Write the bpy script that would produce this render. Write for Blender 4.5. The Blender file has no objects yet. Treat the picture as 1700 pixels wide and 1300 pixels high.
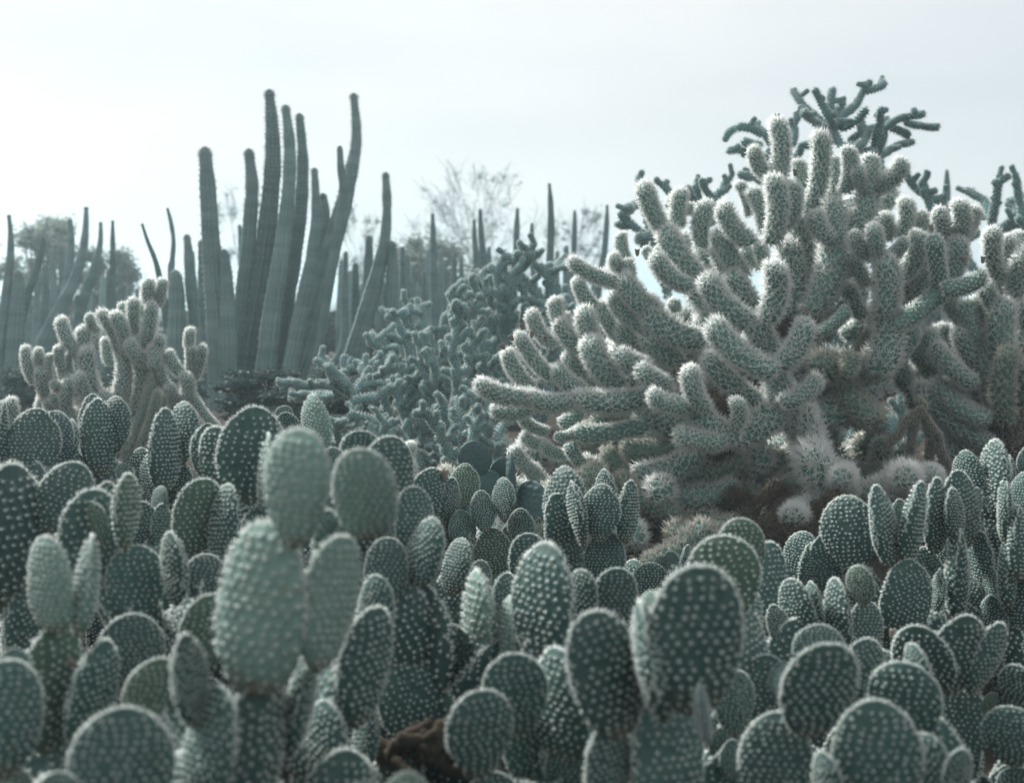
import bpy, math, random
import numpy as np
from mathutils import Vector, Matrix

rnd = random.Random(7)
nr = np.random.default_rng(7)
sc = bpy.context.scene
col = sc.collection

# ------------------------------------------------------------------ camera
F = 50.0 / 36.0 * 1700.0
CAMZ = 1.0
PITCH = math.atan(150.0 / F)
cam_d = bpy.data.cameras.new('camera')
cam = bpy.data.objects.new('camera', cam_d)
col.objects.link(cam)
cam.location = (0, 0, CAMZ)
cam.rotation_euler = (math.pi / 2 - PITCH, 0, 0)
cam_d.lens = 50
cam_d.sensor_width = 36
cam_d.clip_start = 0.05
cam_d.clip_end = 2000
cam_d.dof.use_dof = True
cam_d.dof.focus_distance = 3.5
cam_d.dof.aperture_fstop = 4.4
sc.camera = cam

# ------------------------------------------------------------------ sky and sun
SUN_EL, SUN_AZ = math.radians(42), math.radians(-46)     # azimuth from +Y, negative is left
world = bpy.data.worlds.new('World')
sc.world = world
world.use_nodes = True
wn = world.node_tree
wn.nodes.clear()
def N(t, kind, **kw):
    n = t.nodes.new(kind)
    for k, v in kw.items():
        if k in n.inputs: n.inputs[k].default_value = v
        else: setattr(n, k, v)
    return n
sky = N(wn, 'ShaderNodeTexSky')
sky.sky_type = 'NISHITA'
sky.sun_disc = False
sky.sun_elevation = SUN_EL
sky.sun_rotation = SUN_AZ
sky.air_density = 1.0
sky.dust_density = 3.0
bg = N(wn, 'ShaderNodeBackground')
bg.inputs['Strength'].default_value = 0.1
tc = N(wn, 'ShaderNodeTexCoord')
mp = N(wn, 'ShaderNodeMapping')
mp.inputs['Scale'].default_value = (1.2, 1.2, 4.2)
mp.inputs['Location'].default_value = (0.35, 0.1, 0.45)
ns = N(wn, 'ShaderNodeTexNoise')
ns.inputs['Scale'].default_value = 1.5
ns.inputs['Detail'].default_value = 5
ns.inputs['Roughness'].default_value = 0.45
cr = N(wn, 'ShaderNodeMapRange')
cr.inputs['From Min'].default_value = 0.34
cr.inputs['From Max'].default_value = 0.56
cl = N(wn, 'ShaderNodeMix', data_type='RGBA')             # thin cloud deck, in the sky's own units
cl.inputs['A'].default_value = (4.55, 4.85, 5.05, 1)
cl.inputs['B'].default_value = (5.8, 5.78, 5.78, 1)
mx = N(wn, 'ShaderNodeMix', data_type='RGBA')
mx.inputs['Factor'].default_value = 0.93
wn.links.new(tc.outputs['Generated'], mp.inputs['Vector'])
wn.links.new(mp.outputs[0], ns.inputs['Vector'])
wn.links.new(ns.outputs['Fac'], cr.inputs['Value'])
wn.links.new(cr.outputs[0], cl.inputs['Factor'])
wn.links.new(sky.outputs[0], mx.inputs['A'])
wn.links.new(cl.outputs['Result'], mx.inputs['B'])
wn.links.new(mx.outputs['Result'], bg.inputs['Color'])
wo = N(wn, 'ShaderNodeOutputWorld')
wn.links.new(bg.outputs[0], wo.inputs['Surface'])

sd = bpy.data.lights.new('sun', 'SUN')
sun = bpy.data.objects.new('sun', sd)
col.objects.link(sun)
sd.energy = 5.0
sd.angle = math.radians(10)
sd.color = (1.0, 0.99, 0.965)
sdir = Vector((math.sin(SUN_AZ) * math.cos(SUN_EL), math.cos(SUN_AZ) * math.cos(SUN_EL), math.sin(SUN_EL)))
sun.rotation_euler = sdir.to_track_quat('Z', 'Y').to_euler()

vs = sc.view_settings
vs.view_transform = 'Standard'
vs.look = 'None'
vs.gamma = 1
vs.use_curve_mapping = False
vs.exposure = 0.66
sc.cycles.use_denoising = True
sc.cycles.max_bounces = 9
sc.cycles.diffuse_bounces = 6
sc.cycles.transmission_bounces = 6
sc.cycles.volume_bounces = 1
sc.cycles.transparent_max_bounces = 6
sc.cycles.caustics_reflective = False
sc.cycles.caustics_refractive = False

# ------------------------------------------------------------------ helpers
def at(px, py, Y):
    """the point at ground distance Y in front of the camera seen at photo pixel (px, py)"""
    dx, dz = (px - 850.0) / F, -(py - 650.0) / F
    c, s = math.cos(PITCH), math.sin(PITCH)
    y = c + dz * s
    z = -s + dz * c
    return Vector((dx / y * Y, Y, CAMZ + z / y * Y))

def ground(x, y):
    t = min(max((y - 0.8) / 4.0, 0), 1)
    return 0.38 * t * t * (3 - 2 * t) + 0.02 * math.sin(x * 1.7 + 1) * math.cos(y * 1.3)

def tag(o, label=None, cat=None, group=None, kind=None):
    if label: o['label'] = label
    if cat: o['category'] = cat
    if group: o['group'] = group
    if kind: o['kind'] = kind
    return o

def empty(name, loc):
    o = bpy.data.objects.new(name, None)
    o.empty_display_size = 0.1
    o.location = loc
    col.objects.link(o)
    return o

def mesh_np(name, V, T, mats, mi=None, smooth=True):
    """V (n,3), T (m,3) triangles"""
    V = np.ascontiguousarray(V, dtype=np.float32)
    T = np.ascontiguousarray(T, dtype=np.int32)
    me = bpy.data.meshes.new(name)
    me.vertices.add(len(V))
    me.vertices.foreach_set('co', V.ravel())
    me.loops.add(T.size)
    me.loops.foreach_set('vertex_index', T.ravel())
    me.polygons.add(len(T))
    me.polygons.foreach_set('loop_start', np.arange(0, T.size, 3, dtype=np.int32))
    me.polygons.foreach_set('loop_total', np.full(len(T), 3, dtype=np.int32))
    if mi is not None:
        me.polygons.foreach_set('material_index', np.asarray(mi, dtype=np.int32))
    me.polygons.foreach_set('use_smooth', np.full(len(T), smooth, dtype=bool))
    me.update(calc_edges=True)
    me.validate()
    for m in mats: me.materials.append(m)
    return me

def link(name, me, parent=None, loc=(0, 0, 0), rot=None, scale=None, mat=None):
    o = bpy.data.objects.new(name, me)
    col.objects.link(o)
    if parent: o.parent = parent
    o.location = loc
    if rot is not None: o.rotation_euler = rot
    if scale is not None: o.scale = scale
    if mat is not None:
        o.material_slots[0].link = 'OBJECT'
        o.material_slots[0].material = mat
    return o

def frame_of(normals):
    """orthonormal tangents for (n,3) unit normals"""
    n = normals
    a = np.where(np.abs(n[:, 2:3]) > 0.9, np.array([[1.0, 0, 0]]), np.array([[0, 0, 1.0]]))
    u = np.cross(a, n); u /= np.linalg.norm(u, axis=1, keepdims=True) + 1e-9
    v = np.cross(n, u)
    return u, v

def needles(P, D, L, Wd):
    """three-sided pyramids: base points P, directions D, lengths L, widths Wd"""
    u, v = frame_of(D)
    n = len(P)
    V = np.empty((n, 4, 3))
    for k in range(3):
        a = 2 * math.pi * k / 3
        V[:, k] = P + (u * math.cos(a) + v * math.sin(a)) * (Wd * 0.5)[:, None]
    V[:, 3] = P + D * L[:, None]
    b = (np.arange(n) * 4)[:, None]
    T = np.concatenate([b + np.array([0, 1, 3]), b + np.array([1, 2, 3]), b + np.array([2, 0, 3])], 0)
    return V.reshape(-1, 3), T

def domes(P, Nn, R, H):
    u, v = frame_of(Nn)
    n = len(P); K = 5
    V = np.empty((n, 2 * K + 1, 3))
    for k in range(K):
        a = 2 * math.pi * k / K
        d = u * math.cos(a) + v * math.sin(a)
        V[:, k] = P + d * R[:, None] - Nn * (H * 0.3)[:, None]
        d2 = u * math.cos(a + .6) + v * math.sin(a + .6)
        V[:, K + k] = P + d2 * (R * 0.72)[:, None] + Nn * (H * 0.6)[:, None]
    V[:, 2 * K] = P + Nn * H[:, None]
    t = []
    for k in range(K):
        k2 = (k + 1) % K
        t += [(k, k2, K + k), (k2, K + k2, K + k), (K + k, K + k2, 2 * K)]
    T = ((np.arange(n) * (2 * K + 1))[:, None, None] + np.array(t)[None]).reshape(-1, 3)
    return V.reshape(-1, 3), T

def join(parts):
    Vs, Ts, off = [], [], 0
    for V, T in parts:
        Vs.append(V); Ts.append(T + off); off += len(V)
    return np.concatenate(Vs), np.concatenate(Ts)

def grid_tris(nz, nu):
    """closed around u, open along z"""
    i = np.arange(nz - 1)[:, None]; j = np.arange(nu)[None]
    a = i * nu + j; b = i * nu + (j + 1) % nu; c = a + nu; d = b + nu
    return np.concatenate([np.stack([a, b, d], -1).reshape(-1, 3), np.stack([a, d, c], -1).reshape(-1, 3)])

# ------------------------------------------------------------------ materials
def mat_plant(name, c1, c2, scale=14, rough=0.62, spec=0.25, bump=0.15, var=0.22, scar=None, translucent=0.0, fine=220, tcol=None, base=False, bands=False):
    m = bpy.data.materials.new(name)
    m.use_nodes = True
    t = m.node_tree; t.nodes.clear()
    tc = N(t, 'ShaderNodeTexCoord')
    oi = N(t, 'ShaderNodeObjectInfo')
    ad = N(t, 'ShaderNodeVectorMath', operation='ADD')
    sc3 = N(t, 'ShaderNodeVectorMath', operation='SCALE'); sc3.inputs['Scale'].default_value = 37.0
    cmb = N(t, 'ShaderNodeCombineXYZ')
    t.links.new(oi.outputs['Random'], cmb.inputs[0]); t.links.new(oi.outputs['Random'], cmb.inputs[1])
    t.links.new(cmb.outputs[0], sc3.inputs[0])
    t.links.new(tc.outputs['Object'], ad.inputs[0]); t.links.new(sc3.outputs[0], ad.inputs[1])
    n1 = N(t, 'ShaderNodeTexNoise'); n1.inputs['Scale'].default_value = scale; n1.inputs['Detail'].default_value = 5
    if bands:
        mpb = N(t, 'ShaderNodeMapping'); mpb.inputs['Scale'].default_value = (.5, .5, 5.0)
        t.links.new(ad.outputs[0], mpb.inputs['Vector']); t.links.new(mpb.outputs[0], n1.inputs['Vector'])
    else:
        t.links.new(ad.outputs[0], n1.inputs['Vector'])
    mr = N(t, 'ShaderNodeMapRange'); mr.inputs['From Min'].default_value = .35; mr.inputs['From Max'].default_value = .65
    t.links.new(n1.outputs['Fac'], mr.inputs['Value'])
    mix = N(t, 'ShaderNodeMix', data_type='RGBA')
    mix.inputs['A'].default_value = (*c1, 1); mix.inputs['B'].default_value = (*c2, 1)
    t.links.new(mr.outputs[0], mix.inputs['Factor'])
    hsv = N(t, 'ShaderNodeHueSaturation')
    t.links.new(mix.outputs['Result'], hsv.inputs['Color'])
    mv = N(t, 'ShaderNodeMapRange'); mv.inputs['To Min'].default_value = 1 - var; mv.inputs['To Max'].default_value = 1 + var
    t.links.new(oi.outputs['Random'], mv.inputs['Value'])
    t.links.new(mv.outputs[0], hsv.inputs['Value'])
    out = hsv.outputs[0]
    if scar:
        n2 = N(t, 'ShaderNodeTexNoise'); n2.inputs['Scale'].default_value = scale * .8; n2.inputs['Detail'].default_value = 6
        n2.inputs['Roughness'].default_value = .7
        t.links.new(ad.outputs[0], n2.inputs['Vector'])
        m2 = N(t, 'ShaderNodeMapRange'); m2.inputs['From Min'].default_value = .60; m2.inputs['From Max'].default_value = .70
        m2.inputs['To Max'].default_value = .75
        t.links.new(n2.outputs['Fac'], m2.inputs['Value'])
        mx2 = N(t, 'ShaderNodeMix', data_type='RGBA'); mx2.inputs['B'].default_value = (*scar, 1)
        t.links.new(out, mx2.inputs['A']); t.links.new(m2.outputs[0], mx2.inputs['Factor'])
        out = mx2.outputs['Result']
    if base:
        sx = N(t, 'ShaderNodeSeparateXYZ'); t.links.new(tc.outputs['Object'], sx.inputs[0])
        ad3 = N(t, 'ShaderNodeMath', operation='MULTIPLY_ADD'); ad3.inputs[1].default_value = -.30
        t.links.new(n1.outputs['Fac'], ad3.inputs[0]); t.links.new(sx.outputs['Z'], ad3.inputs[2])
        m3 = N(t, 'ShaderNodeMapRange'); m3.inputs['From Min'].default_value = .02; m3.inputs['From Max'].default_value = -.11
        m3.inputs['To Max'].default_value = .8
        t.links.new(ad3.outputs[0], m3.inputs['Value'])
        mx3 = N(t, 'ShaderNodeMix', data_type='RGBA'); mx3.inputs['B'].default_value = (.13, .115, .085, 1)
        t.links.new(out, mx3.inputs['A']); t.links.new(m3.outputs[0], mx3.inputs['Factor'])
        out = mx3.outputs['Result']
    p = N(t, 'ShaderNodeBsdfPrincipled'); p.inputs['Roughness'].default_value = rough
    p.inputs['Specular IOR Level'].default_value = spec
    t.links.new(out, p.inputs['Base Color'])
    n3 = N(t, 'ShaderNodeTexNoise'); n3.inputs['Scale'].default_value = fine; n3.inputs['Detail'].default_value = 3
    t.links.new(tc.outputs['Object'], n3.inputs['Vector'])
    b = N(t, 'ShaderNodeBump'); b.inputs['Strength'].default_value = bump; b.inputs['Distance'].default_value = .002
    t.links.new(n3.outputs['Fac'], b.inputs['Height']); t.links.new(b.outputs[0], p.inputs['Normal'])
    sh = p.outputs[0]
    if translucent:
        tr = N(t, 'ShaderNodeBsdfTranslucent')
        if tcol: tr.inputs['Color'].default_value = (*tcol, 1)
        else: t.links.new(out, tr.inputs['Color'])
        ms = N(t, 'ShaderNodeMixShader'); ms.inputs[0].default_value = translucent
        t.links.new(sh, ms.inputs[1]); t.links.new(tr.outputs[0], ms.inputs[2]); sh = ms.outputs[0]
    o = N(t, 'ShaderNodeOutputMaterial'); t.links.new(sh, o.inputs['Surface'])
    return m

M = {}
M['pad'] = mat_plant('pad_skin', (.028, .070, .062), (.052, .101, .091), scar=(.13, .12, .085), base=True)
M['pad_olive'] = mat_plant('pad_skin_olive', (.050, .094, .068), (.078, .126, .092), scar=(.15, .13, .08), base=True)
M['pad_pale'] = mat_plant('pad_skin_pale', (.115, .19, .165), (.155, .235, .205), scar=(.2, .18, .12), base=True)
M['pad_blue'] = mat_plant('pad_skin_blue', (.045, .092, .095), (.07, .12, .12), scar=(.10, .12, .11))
M['pad_dead'] = mat_plant('pad_skin_dry', (.13, .11, .08), (.22, .19, .14), scale=9, rough=.9, bump=.6)
M['tuft'] = mat_plant('glochid_wool', (.70, .77, .74), (.82, .88, .86), scale=60, rough=.8, spec=.2, var=.05, translucent=.5, tcol=(.96, .97, .94))
M['dark_areole'] = mat_plant('dark_areole', (.03, .03, .03), (.05, .045, .04), rough=.9, spec=.1)
M['cholla'] = mat_plant('cholla_skin', (.095, .195, .165), (.145, .265, .23), scale=9, var=.18, scar=(.14, .12, .08))
M['cholla_old'] = mat_plant('cholla_bark', (.045, .036, .027), (.085, .068, .05), scale=9, rough=.9, bump=.6)
M['spine'] = mat_plant('pale_spines', (.84, .89, .87), (.92, .95, .94), scale=3, rough=.35, spec=.5, var=.02, translucent=.7, tcol=(.98, .98, .96), bump=0)
M['spine_tan'] = mat_plant('tan_spines', (.46, .46, .40), (.66, .66, .59), scale=3, rough=.6, var=.15, translucent=.3, bump=0)
M['spine_old'] = mat_plant('old_spines', (.085, .068, .052), (.16, .13, .10), scale=3, rough=.8, var=.15, translucent=.2, bump=0)
M['cane_dark'] = mat_plant('grey_dry_spines', (.14, .16, .155), (.22, .24, .23), scale=3, rough=.8, bump=0)
M['cane'] = mat_plant('cane_cholla_skin', (.105, .20, .205), (.16, .27, .275), scale=9, var=.2)
M['cane_spine'] = mat_plant('cane_cholla_spines', (.60, .66, .62), (.74, .79, .74), scale=3, rough=.7, var=.1, translucent=.25, bump=0)
M['column'] = mat_plant('column_skin', (.12, .195, .19), (.19, .27, .265), scale=3, bands=True, var=.15, scar=(.16, .155, .13), fine=60)  # lightened skin: part of the pale haze veil is put into the colour
M['column_dark'] = mat_plant('column_skin_dark', (.085, .145, .142), (.13, .20, .195), scale=3, bands=True, var=.15, fine=60)  # darker stems, their colour also lifted to carry some haze veil
M['column_spine'] = mat_plant('column_spines', (.24, .25, .23), (.34, .35, .33), scale=3, rough=.8, bump=0)
M['leaf'] = mat_plant('leaf_olive', (.17, .215, .185), (.24, .285, .245), scale=2, rough=.6, var=.2, translucent=.35, bump=0)
M['leaf_dark'] = mat_plant('leaf_dark', (.04, .075, .07), (.07, .11, .10), scale=2, rough=.6, var=.2, translucent=.3, bump=0)
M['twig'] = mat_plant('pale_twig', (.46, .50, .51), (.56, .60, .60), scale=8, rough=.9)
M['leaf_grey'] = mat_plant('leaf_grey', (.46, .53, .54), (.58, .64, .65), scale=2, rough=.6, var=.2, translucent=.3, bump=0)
M['bark'] = mat_plant('tree_bark', (.09, .075, .06), (.14, .12, .10), scale=8, rough=.9, bump=.5)
M['bud'] = mat_plant('dried_bud', (.14, .12, .10), (.24, .21, .18), scale=40, rough=.8)

# ------------------------------------------------------------------ ground
def build_ground():
    xs = np.concatenate([-np.geomspace(300, 6, 14), np.linspace(-5, 5, 81), np.geomspace(6, 300, 14)])
    ys = np.concatenate([[-300, -80, -20, -6, -2], np.linspace(-1, 9, 91), np.geomspace(10, 300, 16)])
    X, Y = np.meshgrid(xs, ys)
    Z = np.vectorize(ground)(X, np.clip(Y, -5, 40))
    Z = Z + 0.012 * nr.standard_normal(Z.shape) * ((np.abs(X) < 5) & (Y > -1) & (Y < 9))
    V = np.stack([X, Y, Z], -1).reshape(-1, 3)
    ny, nx = X.shape
    i = np.arange(ny - 1)[:, None]; j = np.arange(nx - 1)[None]
    a = i * nx + j
    T = np.concatenate([np.stack([a, a + 1, a + nx + 1], -1).reshape(-1, 3), np.stack([a, a + nx + 1, a + nx], -1).reshape(-1, 3)])
    m = mat_plant('dry_soil', (.022, .019, .016), (.045, .038, .030), scale=5, rough=.95, spec=.1, bump=.9, var=0, fine=90)
    return tag(link('ground', mesh_np('ground', V, T, [m])), kind='structure')
build_ground()

def build_litter():
    """pebbles, dry twigs and fallen spines on the soil"""
    n = 2600
    P = np.stack([nr.uniform(-2.6, 2.6, n), nr.uniform(1.0, 6.0, n), np.zeros(n)], -1)
    P[:, 2] = [ground(x, y) + .004 for x, y, _ in P]
    Nn = nr.normal(0, .25, (n, 3)) + [0, 0, 1]; Nn /= np.linalg.norm(Nn, axis=1, keepdims=True)
    V, T = domes(P, Nn, nr.uniform(.004, .02, n), nr.uniform(.004, .014, n))
    m = mat_plant('gravel', (.10, .085, .065), (.22, .19, .15), scale=20, rough=.95, var=0)
    tag(link('gravel', mesh_np('gravel', V, T, [m], smooth=False)), kind='stuff')
    n = 5000
    P = np.stack([nr.uniform(-2.0, 2.6, n), nr.uniform(2.6, 6.0, n), np.zeros(n)], -1)
    P[:, 2] = [ground(x, y) + nr.uniform(0, .02) for x, y, _ in P]
    D = nr.normal(0, 1, (n, 3)) * [1, 1, .3]; D /= np.linalg.norm(D, axis=1, keepdims=True)
    V, T = needles(P, D, nr.uniform(.02, .07, n), nr.uniform(.0015, .004, n))
    tag(link('dry_litter', mesh_np('dry_litter', V, T, [M['spine_old']])), kind='stuff')
build_litter()

# ------------------------------------------------------------------ prickly pear pads
def pad_points(t, a, asp, seed):
    """surface of a unit-long pad; t 0..1 along it, a angle round it"""
    r = random.Random(seed)
    p = r.uniform(.98, 1.30); q = r.uniform(.42, .53)
    cup = r.uniform(-.12, .12); bend = r.uniform(-.08, .08); wob = r.uniform(.0, .055); ph = r.uniform(0, 6)
    skew = r.uniform(-.05, .05)
    s = np.sin(np.pi * np.clip(t, 1e-6, 1 - 1e-6) ** p)
    h = np.clip(s, 0, 1) ** q
    th = .122 * np.clip(s, 0, 1) ** .5 * (1.0 - .25 * t)
    x = .5 * asp * h * np.cos(a) * (1 + wob * np.sin(7 * t + ph)) + skew * asp * t * t
    y = th * np.sin(a) + cup * x * x / max(asp, .3) + bend * (t - .3) ** 2
    y = y + wob * .6 * np.sin(5 * t + ph) * np.cos(a)
    return np.stack([x, y, t * np.ones_like(a)], -1)

def pad_normal(t, a, asp, seed):
    e = 1e-3
    du = pad_points(t, a + e, asp, seed) - pad_points(t, a - e, asp, seed)
    dt = pad_points(np.clip(t + e, 0, 1), a, asp, seed) - pad_points(np.clip(t - e, 0, 1), a, asp, seed)
    n = np.cross(du, dt)
    return n / (np.linalg.norm(n, axis=-1, keepdims=True) + 1e-12)

def make_pad_variant(asp, rows, seed, dark=False):
    sp = 1.0 / rows
    r = np.random.default_rng(seed)
    aa = np.linspace(0, 2 * np.pi, 721)
    tufts = []                                            # (t, a, size)
    t = sp * .6; k = 0
    while t < .965:
        P = pad_points(np.full_like(aa, t), aa, asp, seed)
        s = np.concatenate([[0], np.cumsum(np.linalg.norm(np.diff(P, axis=0), axis=1))])
        n = max(3, int(round(s[-1] / (sp * 1.0))))
        for q in range(n):
            f = ((q + .5 * (k % 2)) / n + r.normal(0, .006)) % 1
            if r.random() > .02: tufts.append((min(max(t + r.normal(0, sp * .08), .01), .99), np.interp(f * s[-1], s, aa), r.uniform(.72, 1.15)))
        t += sp * .70; k += 1
    tl_ = 1 - (1 - np.linspace(.25, 1, 900)) ** 1.8          # the frosted rim, evenly along the outline
    for side in (0, np.pi):
        Pr = pad_points(tl_, np.full_like(tl_, side), asp, seed)
        s = np.concatenate([[0], np.cumsum(np.linalg.norm(np.diff(Pr, axis=0), axis=1))])
        for f in np.arange(0, s[-1], sp * .36):
            tufts.append((float(np.interp(f, s, tl_)), side + r.normal(0, .12), r.uniform(.8, 1.2)))
    tt = np.array([x[0] for x in tufts]); ta = np.array([x[1] for x in tufts]); ts = np.array([x[2] for x in tufts])
    C = pad_points(tt, ta, asp, seed); Cn = pad_normal(tt, ta, asp, seed)
    nz, nu = 62, 84
    tz = (1 - np.cos(np.linspace(0.02, np.pi, nz))) / 2
    tz[-1] = .9999
    A = np.linspace(0, 2 * np.pi, nu, endpoint=False)
    # even spacing round the flattened section
    A = A - .32 * np.sin(2 * A)
    TT, AA = np.meshgrid(tz, A, indexing='ij')
    V = pad_points(TT, AA, asp, seed).reshape(-1, 3)
    Nn = pad_normal(TT, AA, asp, seed).reshape(-1, 3)
    d2 = ((V[:, None, :] - C[None]) ** 2).sum(-1)
    bump = np.exp(-d2.min(1) / (2 * (sp * .24) ** 2))
    V = V + Nn * (bump * sp * .13)[:, None]
    T = grid_tris(nz, nu)
    V = np.concatenate([V, V[-nu:].mean(0, keepdims=True), V[:nu].mean(0, keepdims=True)])
    j = np.arange(nu); o = (nz - 1) * nu
    T = np.concatenate([T, np.stack([o + j, o + (j + 1) % nu, np.full(nu, nz * nu)], -1),
                        np.stack([(j + 1) % nu, j, np.full(nu, nz * nu + 1)], -1)])
    body = mesh_np('pad', V, T, [M['pad']])
    Cb = C + Cn * (sp * .08)
    if dark:
        Vt, Tt = domes(Cb, Cn, ts * sp * .10, ts * sp * .06)
        return body, mesh_np('areoles', Vt, Tt, [M['dark_areole']])
    parts = [domes(Cb - Cn * sp * .02, Cn, ts * sp * .175, ts * sp * .17)]
    K = 20
    P = np.repeat(Cb, K, 0); Nk = np.repeat(Cn, K, 0)
    D = Nk + r.normal(0, .75, P.shape); D /= np.linalg.norm(D, axis=1, keepdims=True)
    bad = (D * Nk).sum(1) < .1
    D[bad] = Nk[bad]
    rep = np.repeat(ts, K)
    parts.append(needles(P, D, rep * sp * r.uniform(.30, .60, len(P)), np.full(len(P), sp * .046)))
    Vt, Tt = join(parts)
    return body, mesh_np('glochids', Vt, Tt, [M['tuft']])

PADS = []
for i, (asp, rows) in enumerate([(.58, 13), (.68, 11), (.68, 14), (.78, 10.5), (.78, 13), (.88, 11), (.88, 13), (1.0, 10.5), (.74, 11.5), (.95, 10), (.62, 11.5), (.82, 13), (.72, 13.5), (.92, 11.5), (.66, 12)]):
    b, t = make_pad_variant(asp, rows, 100 + i)
    PADS.append((asp, rows, b, t))
PADV = {}
BLUE = [(a, 7, *make_pad_variant(a, 7, 300 + i, True)) for i, a in enumerate((.75, .9))]

for v_ in PADS + BLUE:
    c_ = np.empty(len(v_[2].vertices) * 3, dtype=np.float32); v_[2].vertices.foreach_get('co', c_)
    PADV[v_[2].name] = c_.reshape(-1, 3)[::23].astype(float)

def orient(axis, yaw, ref):
    """rotation whose Z follows axis, whose -Y looks at the camera side, turned by yaw about Z"""
    z = axis.normalized()
    y = ref - z * ref.dot(z); y.normalize()
    x = y.cross(z)
    R = Matrix((x, y, z)).transposed()
    return (R @ Matrix.Rotation(yaw, 3, 'Z'))

def add_pad(plant, B, T, w, kind='pad', sgn=None, variants=None, rows=None):
    ax = T - B; L = ax.length
    W = max(w, rnd.uniform(.64, .80) * L)
    Th = .22 * L
    if w < Th * 1.15:
        W = max(.45 * L, w * 1.6); 
    c2 = (w * w - Th * Th) / max(W * W - Th * Th, 1e-6)
    yaw = math.acos(math.sqrt(min(max(c2, .0), 1.0)))
    yaw = yaw * (sgn if sgn else rnd.choice((-1, 1))) + rnd.uniform(-.12, .12)
    if rnd.random() < .5: yaw += math.pi
    vs_ = variants or PADS
    asp = W / L
    near = sorted(vs_, key=lambda v: abs(v[0] - asp) + rnd.uniform(0, .1) + (abs(v[1] - rows) * .12 if rows else 0))[0]
    ty = 1.0 if w > Th * 1.15 else min(1.0, max(.6, w / Th))
    cands = []
    flip = math.pi if rnd.random() < .5 else 0.0
    view = (B - cam.location).normalized()
    side = view.cross(Vector((0, 0, 1))).normalized()
    pv = PADV[near[2].name] * np.array([W / near[0], L * ty, L])
    for k in range(-15, 16):
        yw = k * math.pi / 31
        Rk = np.array(orient(ax, yw + flip, view))
        q = pv @ Rk.T
        xs = q @ np.array(side)
        cands.append((abs((xs.max() - xs.min()) - w) + .004 * w * rnd.random() * 20, yw + flip))
    yaw = min(cands)[1]
    R = orient(ax, yaw, view)
    o = link('pad', near[2], plant, B - plant.location, R.to_euler(), (W / near[0], L * ty, L), M[kind])
    g = link('glochids' if kind != 'pad_blue' else 'areoles', near[3], o)
    g['kind'] = 'stuff'
    return o

def pear(label, Y, pads, kind='pad', chain=True, variants=None, group='spotted prickly pear cacti in the front bed', rows=None):
    """pads: (base x, base y, tip x, tip y, width[, depth offset[, skin]]) in photo pixels at distance Y"""
    cx = sum(p[0] for p in pads) / len(pads)
    r0 = at(cx, 900, Y)
    root = Vector((r0.x, Y + .02, ground(r0.x, Y)))
    plant = empty('prickly_pear', root)
    tag(plant, label, 'cactus', group)
    tops = [at(p[2], p[3], Y) for p in pads]
    for i, p in enumerate(pads):
        dy = p[5] if len(p) > 5 and p[5] is not None else 0.0
        y = Y + dy + rnd.uniform(-.012, .012)
        B, T = at(p[0], p[1], y), at(p[2], p[3], y + rnd.uniform(-.035, .035))
        w = p[4] / F * y
        k = p[6] if len(p) > 6 else kind
        add_pad(plant, B, T, w, k, variants=variants, rows=rows)
        # what carries it: another pad of the plant, else older pads down to the soil
        held = False
        for j, q in enumerate(pads):
            if j == i: continue
            if abs(p[0] - q[2]) < q[4] * .75 and q[3] - 12 < p[1] < q[1] and q[1] > p[1] + 25: held = True
        if chain and not held:
            cur = B + Vector((0, .012, .03)); n = 0
            tgt = root
            while cur.z > ground(cur.x, cur.y) + .02 and n < 5:
                l = rnd.uniform(.13, .19)
                d = Vector((tgt.x - cur.x + rnd.uniform(-.05, .05), (tgt.y - cur.y) * .5 + rnd.uniform(-.02, .05), 0))
                d = Vector((max(-.07, min(.07, d.x)), max(-.03, min(.06, d.y)), -l))
                nb = cur + d
                add_pad(plant, nb, cur + Vector((0, 0, .01)), l * rnd.uniform(.35, .78), 'pad' if kind == 'pad_pale' else kind, variants=variants)
                cur = nb + Vector((0, 0, .03)); n += 1
    if chain and len(pads) > 0 and variants is None:
        top = min(p[3] for p in pads); bot = max(p[1] for p in pads)
        span = max(p[0] for p in pads) - min(p[0] for p in pads)
        for k in range(4 + int(span / 60)):
            x = rnd.uniform(min(p[0] for p in pads) - 35, max(p[0] for p in pads) + 35)
            yb = rnd.uniform(.35, 1.0)
            y = Y + rnd.uniform(.06, .28)
            zt = at(x, (top + bot) / 2 + 40, y).z
            g = ground(at(x, 900, y).x, y)
            if zt < g + .1: zt = g + .12
            l = rnd.uniform(.10, .16)
            zt = g + (zt - g) * yb
            Bp = at(x, 900, y); Bp.z = max(g - .01, zt - l)
            add_pad(plant, Bp, Bp + Vector((rnd.uniform(-.05, .05), rnd.uniform(-.03, .03), l)), l * rnd.uniform(.4, .8), 'pad_dead' if rnd.random() < .05 else (kind if kind != 'pad_pale' else 'pad'), rows=rows)
    return plant

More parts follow.
